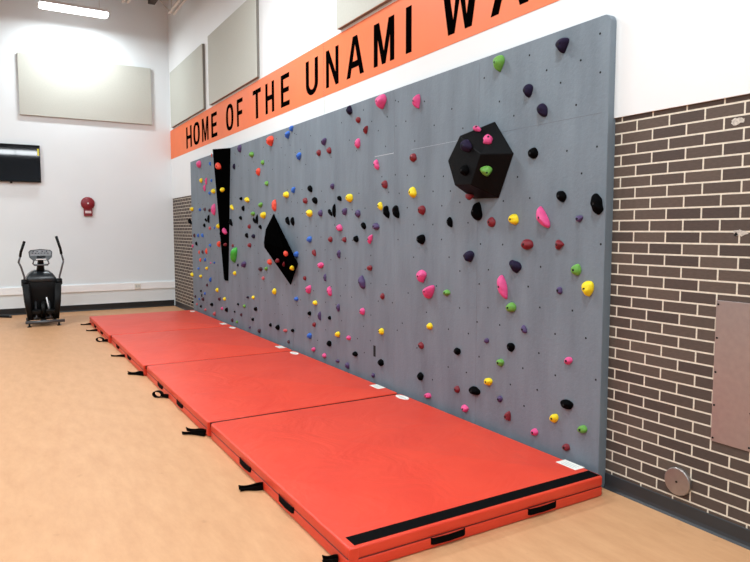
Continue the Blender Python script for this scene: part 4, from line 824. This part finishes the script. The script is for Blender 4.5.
# local: x to the photo right, -y towards the camera
obj('rear_crossbar', tube(bmesh.new(), [(-.34, -.30, .085), (.39, -.30, .085)], .028, 12), M['gun'], t, smooth=True)
for x in (-.27, .28):
    obj('foot', lathe(bmesh.new(), [(.04, 0), (.042, .012), (.02, .02), (.016, .06)], 'z', (x, -.30, 0), 14), M['black'], t)
obj('front_crossbar', tube(bmesh.new(), [(-.3, .55, .05), (.3, .55, .05)], .03, 12), M['gun'], t, smooth=True)
for x in (-.26, .26):
    obj('foot', lathe(bmesh.new(), [(.04, 0), (.042, .012), (.02, .02), (.016, .03)], 'z', (x, .55, 0), 14), M['black'], t)
obj('base_rail', BX((-.05, -.30, .07), (.05, .55, .13)), M['black'], t, bevel=.01)
# shroud: broad black body with open middle
def bodysec(z, hx, y0, y1, r=.06): return rrect(0, (y0+y1)/2, hx, (y1-y0)/2, r, z, 5)
obj('shroud', loft(bmesh.new(), [bodysec(.13, .20, .05, .52), bodysec(.35, .26, .02, .54), bodysec(.62, .31, .0, .55), bodysec(.80, .325, -.01, .55)]), M['black'], t, smooth=True, bevel=.004)
obj('hood', loft(bmesh.new(), [bodysec(.80, .315, -.015, .54), bodysec(.88, .28, .0, .52), bodysec(.95, .23, .04, .48), bodysec(1.0, .17, .1, .42), bodysec(1.02, .10, .15, .36, .04)]), M['hood'], t, smooth=True)
for s in (-1, 1):
    # side covers beside the open stance area
    bm = loft(bmesh.new(), [rrect(s*.235, -.10, .055, .16, .03, .12), rrect(s*.275, -.08, .065, .16, .03, .45), rrect(s*.30, -.05, .065, .15, .03, .78)])
    obj('side_cover', bm, M['black'], t, smooth=True)
    obj('pivot_cap', lathe(bmesh.new(), [(.06, -.05), (.065, -.02), (.065, .05), (.05, .065)], 'x', (s*.325, -.02, .80), 18), M['black'], t, smooth=True)
    ar = obj('handlebar', tube(bmesh.new(), [(s*.335, -.02, .74), (-.315 if s < 0 else .345, -.03, .90), (-.37 if s < 0 else .40, -.06, 1.10), ((-.412 if s < 0 else .425), -.08, 1.19)], .019, 12), M['gun'], t, smooth=True)
    tip = (-.29, -.14, 1.57) if s < 0 else (.30, -.14, 1.66)
    st_ = (-.412, -.08, 1.18) if s < 0 else (.425, -.08, 1.20)
    mid = tuple(st_[i]*.5 + tip[i]*.5 + (0.01*s if i == 0 else 0) for i in range(3))
    low = tuple(st_[i]*.72 + tip[i]*.28 for i in range(3))
    tube_bm = tube(bmesh.new(), [st_, low, mid, tip], [.019, .021, .021, .021], 12)
    obj('handlebar_bend', tube(bmesh.new(), [st_, low], .0185, 12), M['gun'], t, smooth=True)
    tube_bm.free()
    obj('grip', tube(bmesh.new(), [low, mid, tip], [.027, .026, .027], 12), M['black'], t, smooth=True)
    # pedal arms and foot plates
    obj('pedal_arm', tube(bmesh.new(), [(s*.12, .1, .55), (s*.13, -.05, .30), (s*.13, -.28, .16)], .022, 10), M['gun'], t, smooth=True)
    pd_ = loft(bmesh.new(), [rrect(s*.125, -.18 + (.0 if s < 0 else -.04), .075, .16, .03, .235), rrect(s*.125, -.18 + (.0 if s < 0 else -.04), .085, .17, .03, .30)])
    obj('foot_plate', pd_, M['black'], t, smooth=False, bevel=.006)
obj('drive_wheel', lathe(bmesh.new(), [(.13, -.04), (.15, -.03), (.15, .03), (.13, .04)], 'x', (0, -.05, .30), 28), M['black'], t, smooth=False, bevel=.004)
obj('crank_rod', tube(bmesh.new(), [(.12, -.10, .26), (.075, -.11, .52)], .014, 10), M['trunk'], t, smooth=True)
# mast, bottle holder and console
obj('console_mast', tube(bmesh.new(), [(0, .20, .98), (0, .10, 1.10), (0, .02, 1.20), (0, .0, 1.26)], [.085, .07, .055, .05], 16), M['black'], t, smooth=True)
obj('mast_collar', BX((-.12, -.05, 1.11), (.14, .05, 1.14)), M['gun'], t, bevel=.01)
for s in (-1, 1): obj('fixed_handle', tube(bmesh.new(), [(s*.11, -.04, 1.12), (s*.15, -.07, 1.15), (s*.12, -.08, 1.24)], .014, 8), M['gun'], t, smooth=True)
cs = [[(x, -.07 + dz*.3 - .0, 1.30 + dz) for x, dz in [(-.13, -.09), (.13, -.09), (.19, -.03), (.20, .07), (.17, .105), (0, .125), (-.17, .105), (-.20, .07), (-.19, -.03)]],
      [(x, .03 + dz*.3, 1.30 + dz) for x, dz in [(-.12, -.085), (.12, -.085), (.18, -.03), (.19, .065), (.16, .10), (0, .12), (-.16, .10), (-.19, .065), (-.18, -.03)]]]
co = obj('console', loft(bmesh.new(), cs), M['hood'], t, bevel=.008)
bm = bmesh.new()
loft(bm, [[(x, -.074 + dz*.3, 1.30 + dz) for x, dz in [(-.17, .0), (.17, .0), (.18, .07), (.15, .09), (0, .108), (-.15, .09), (-.18, .07)]], [(x, -.068 + dz*.3, 1.30 + dz) for x, dz in [(-.17, .0), (.17, .0), (.18, .07), (.15, .09), (0, .108), (-.15, .09), (-.18, .07)]]])
obj('console_face', bm, M['console'], co); co.scale = (1.12, 1, 1)
bm = bmesh.new()
for x in (-.13, -.08, -.03, .02, .07, .12): box(bm, (x-.016, -.062, 1.34), (x+.012, -.052, 1.352))
for x in (-.12, -.05, .03, .10): box(bm, (x-.012, -.052, 1.375), (x+.012, -.045, 1.388))
obj('console_buttons', bm, M['screen'], co)
obj('console_display', BX((-.065, -.083, 1.245), (.075, -.074, 1.29)), M['screen'], co)
obj('display_trim', BX((-.08, -.094, 1.225), (.09, -.086, 1.24)), M['trunk'], co)
# machine foot seen at the left frame edge
t = thing('floor_bar', 'thin black bar end lying on the floor at the left frame edge', 'bar', (-3.42, 14.25, 0))
obj('bar', tube(bmesh.new(), [(-.35, .1, .025), (.0, .05, .03), (.18, -.08, .022)], [.02, .022, .02], 10), M['black'], t, smooth=True)
obj('end_cap', tube(bmesh.new(), [(.172, -.074, .022), (.2, -.094, .022)], .0215, 10), M['hood'], t, smooth=True)
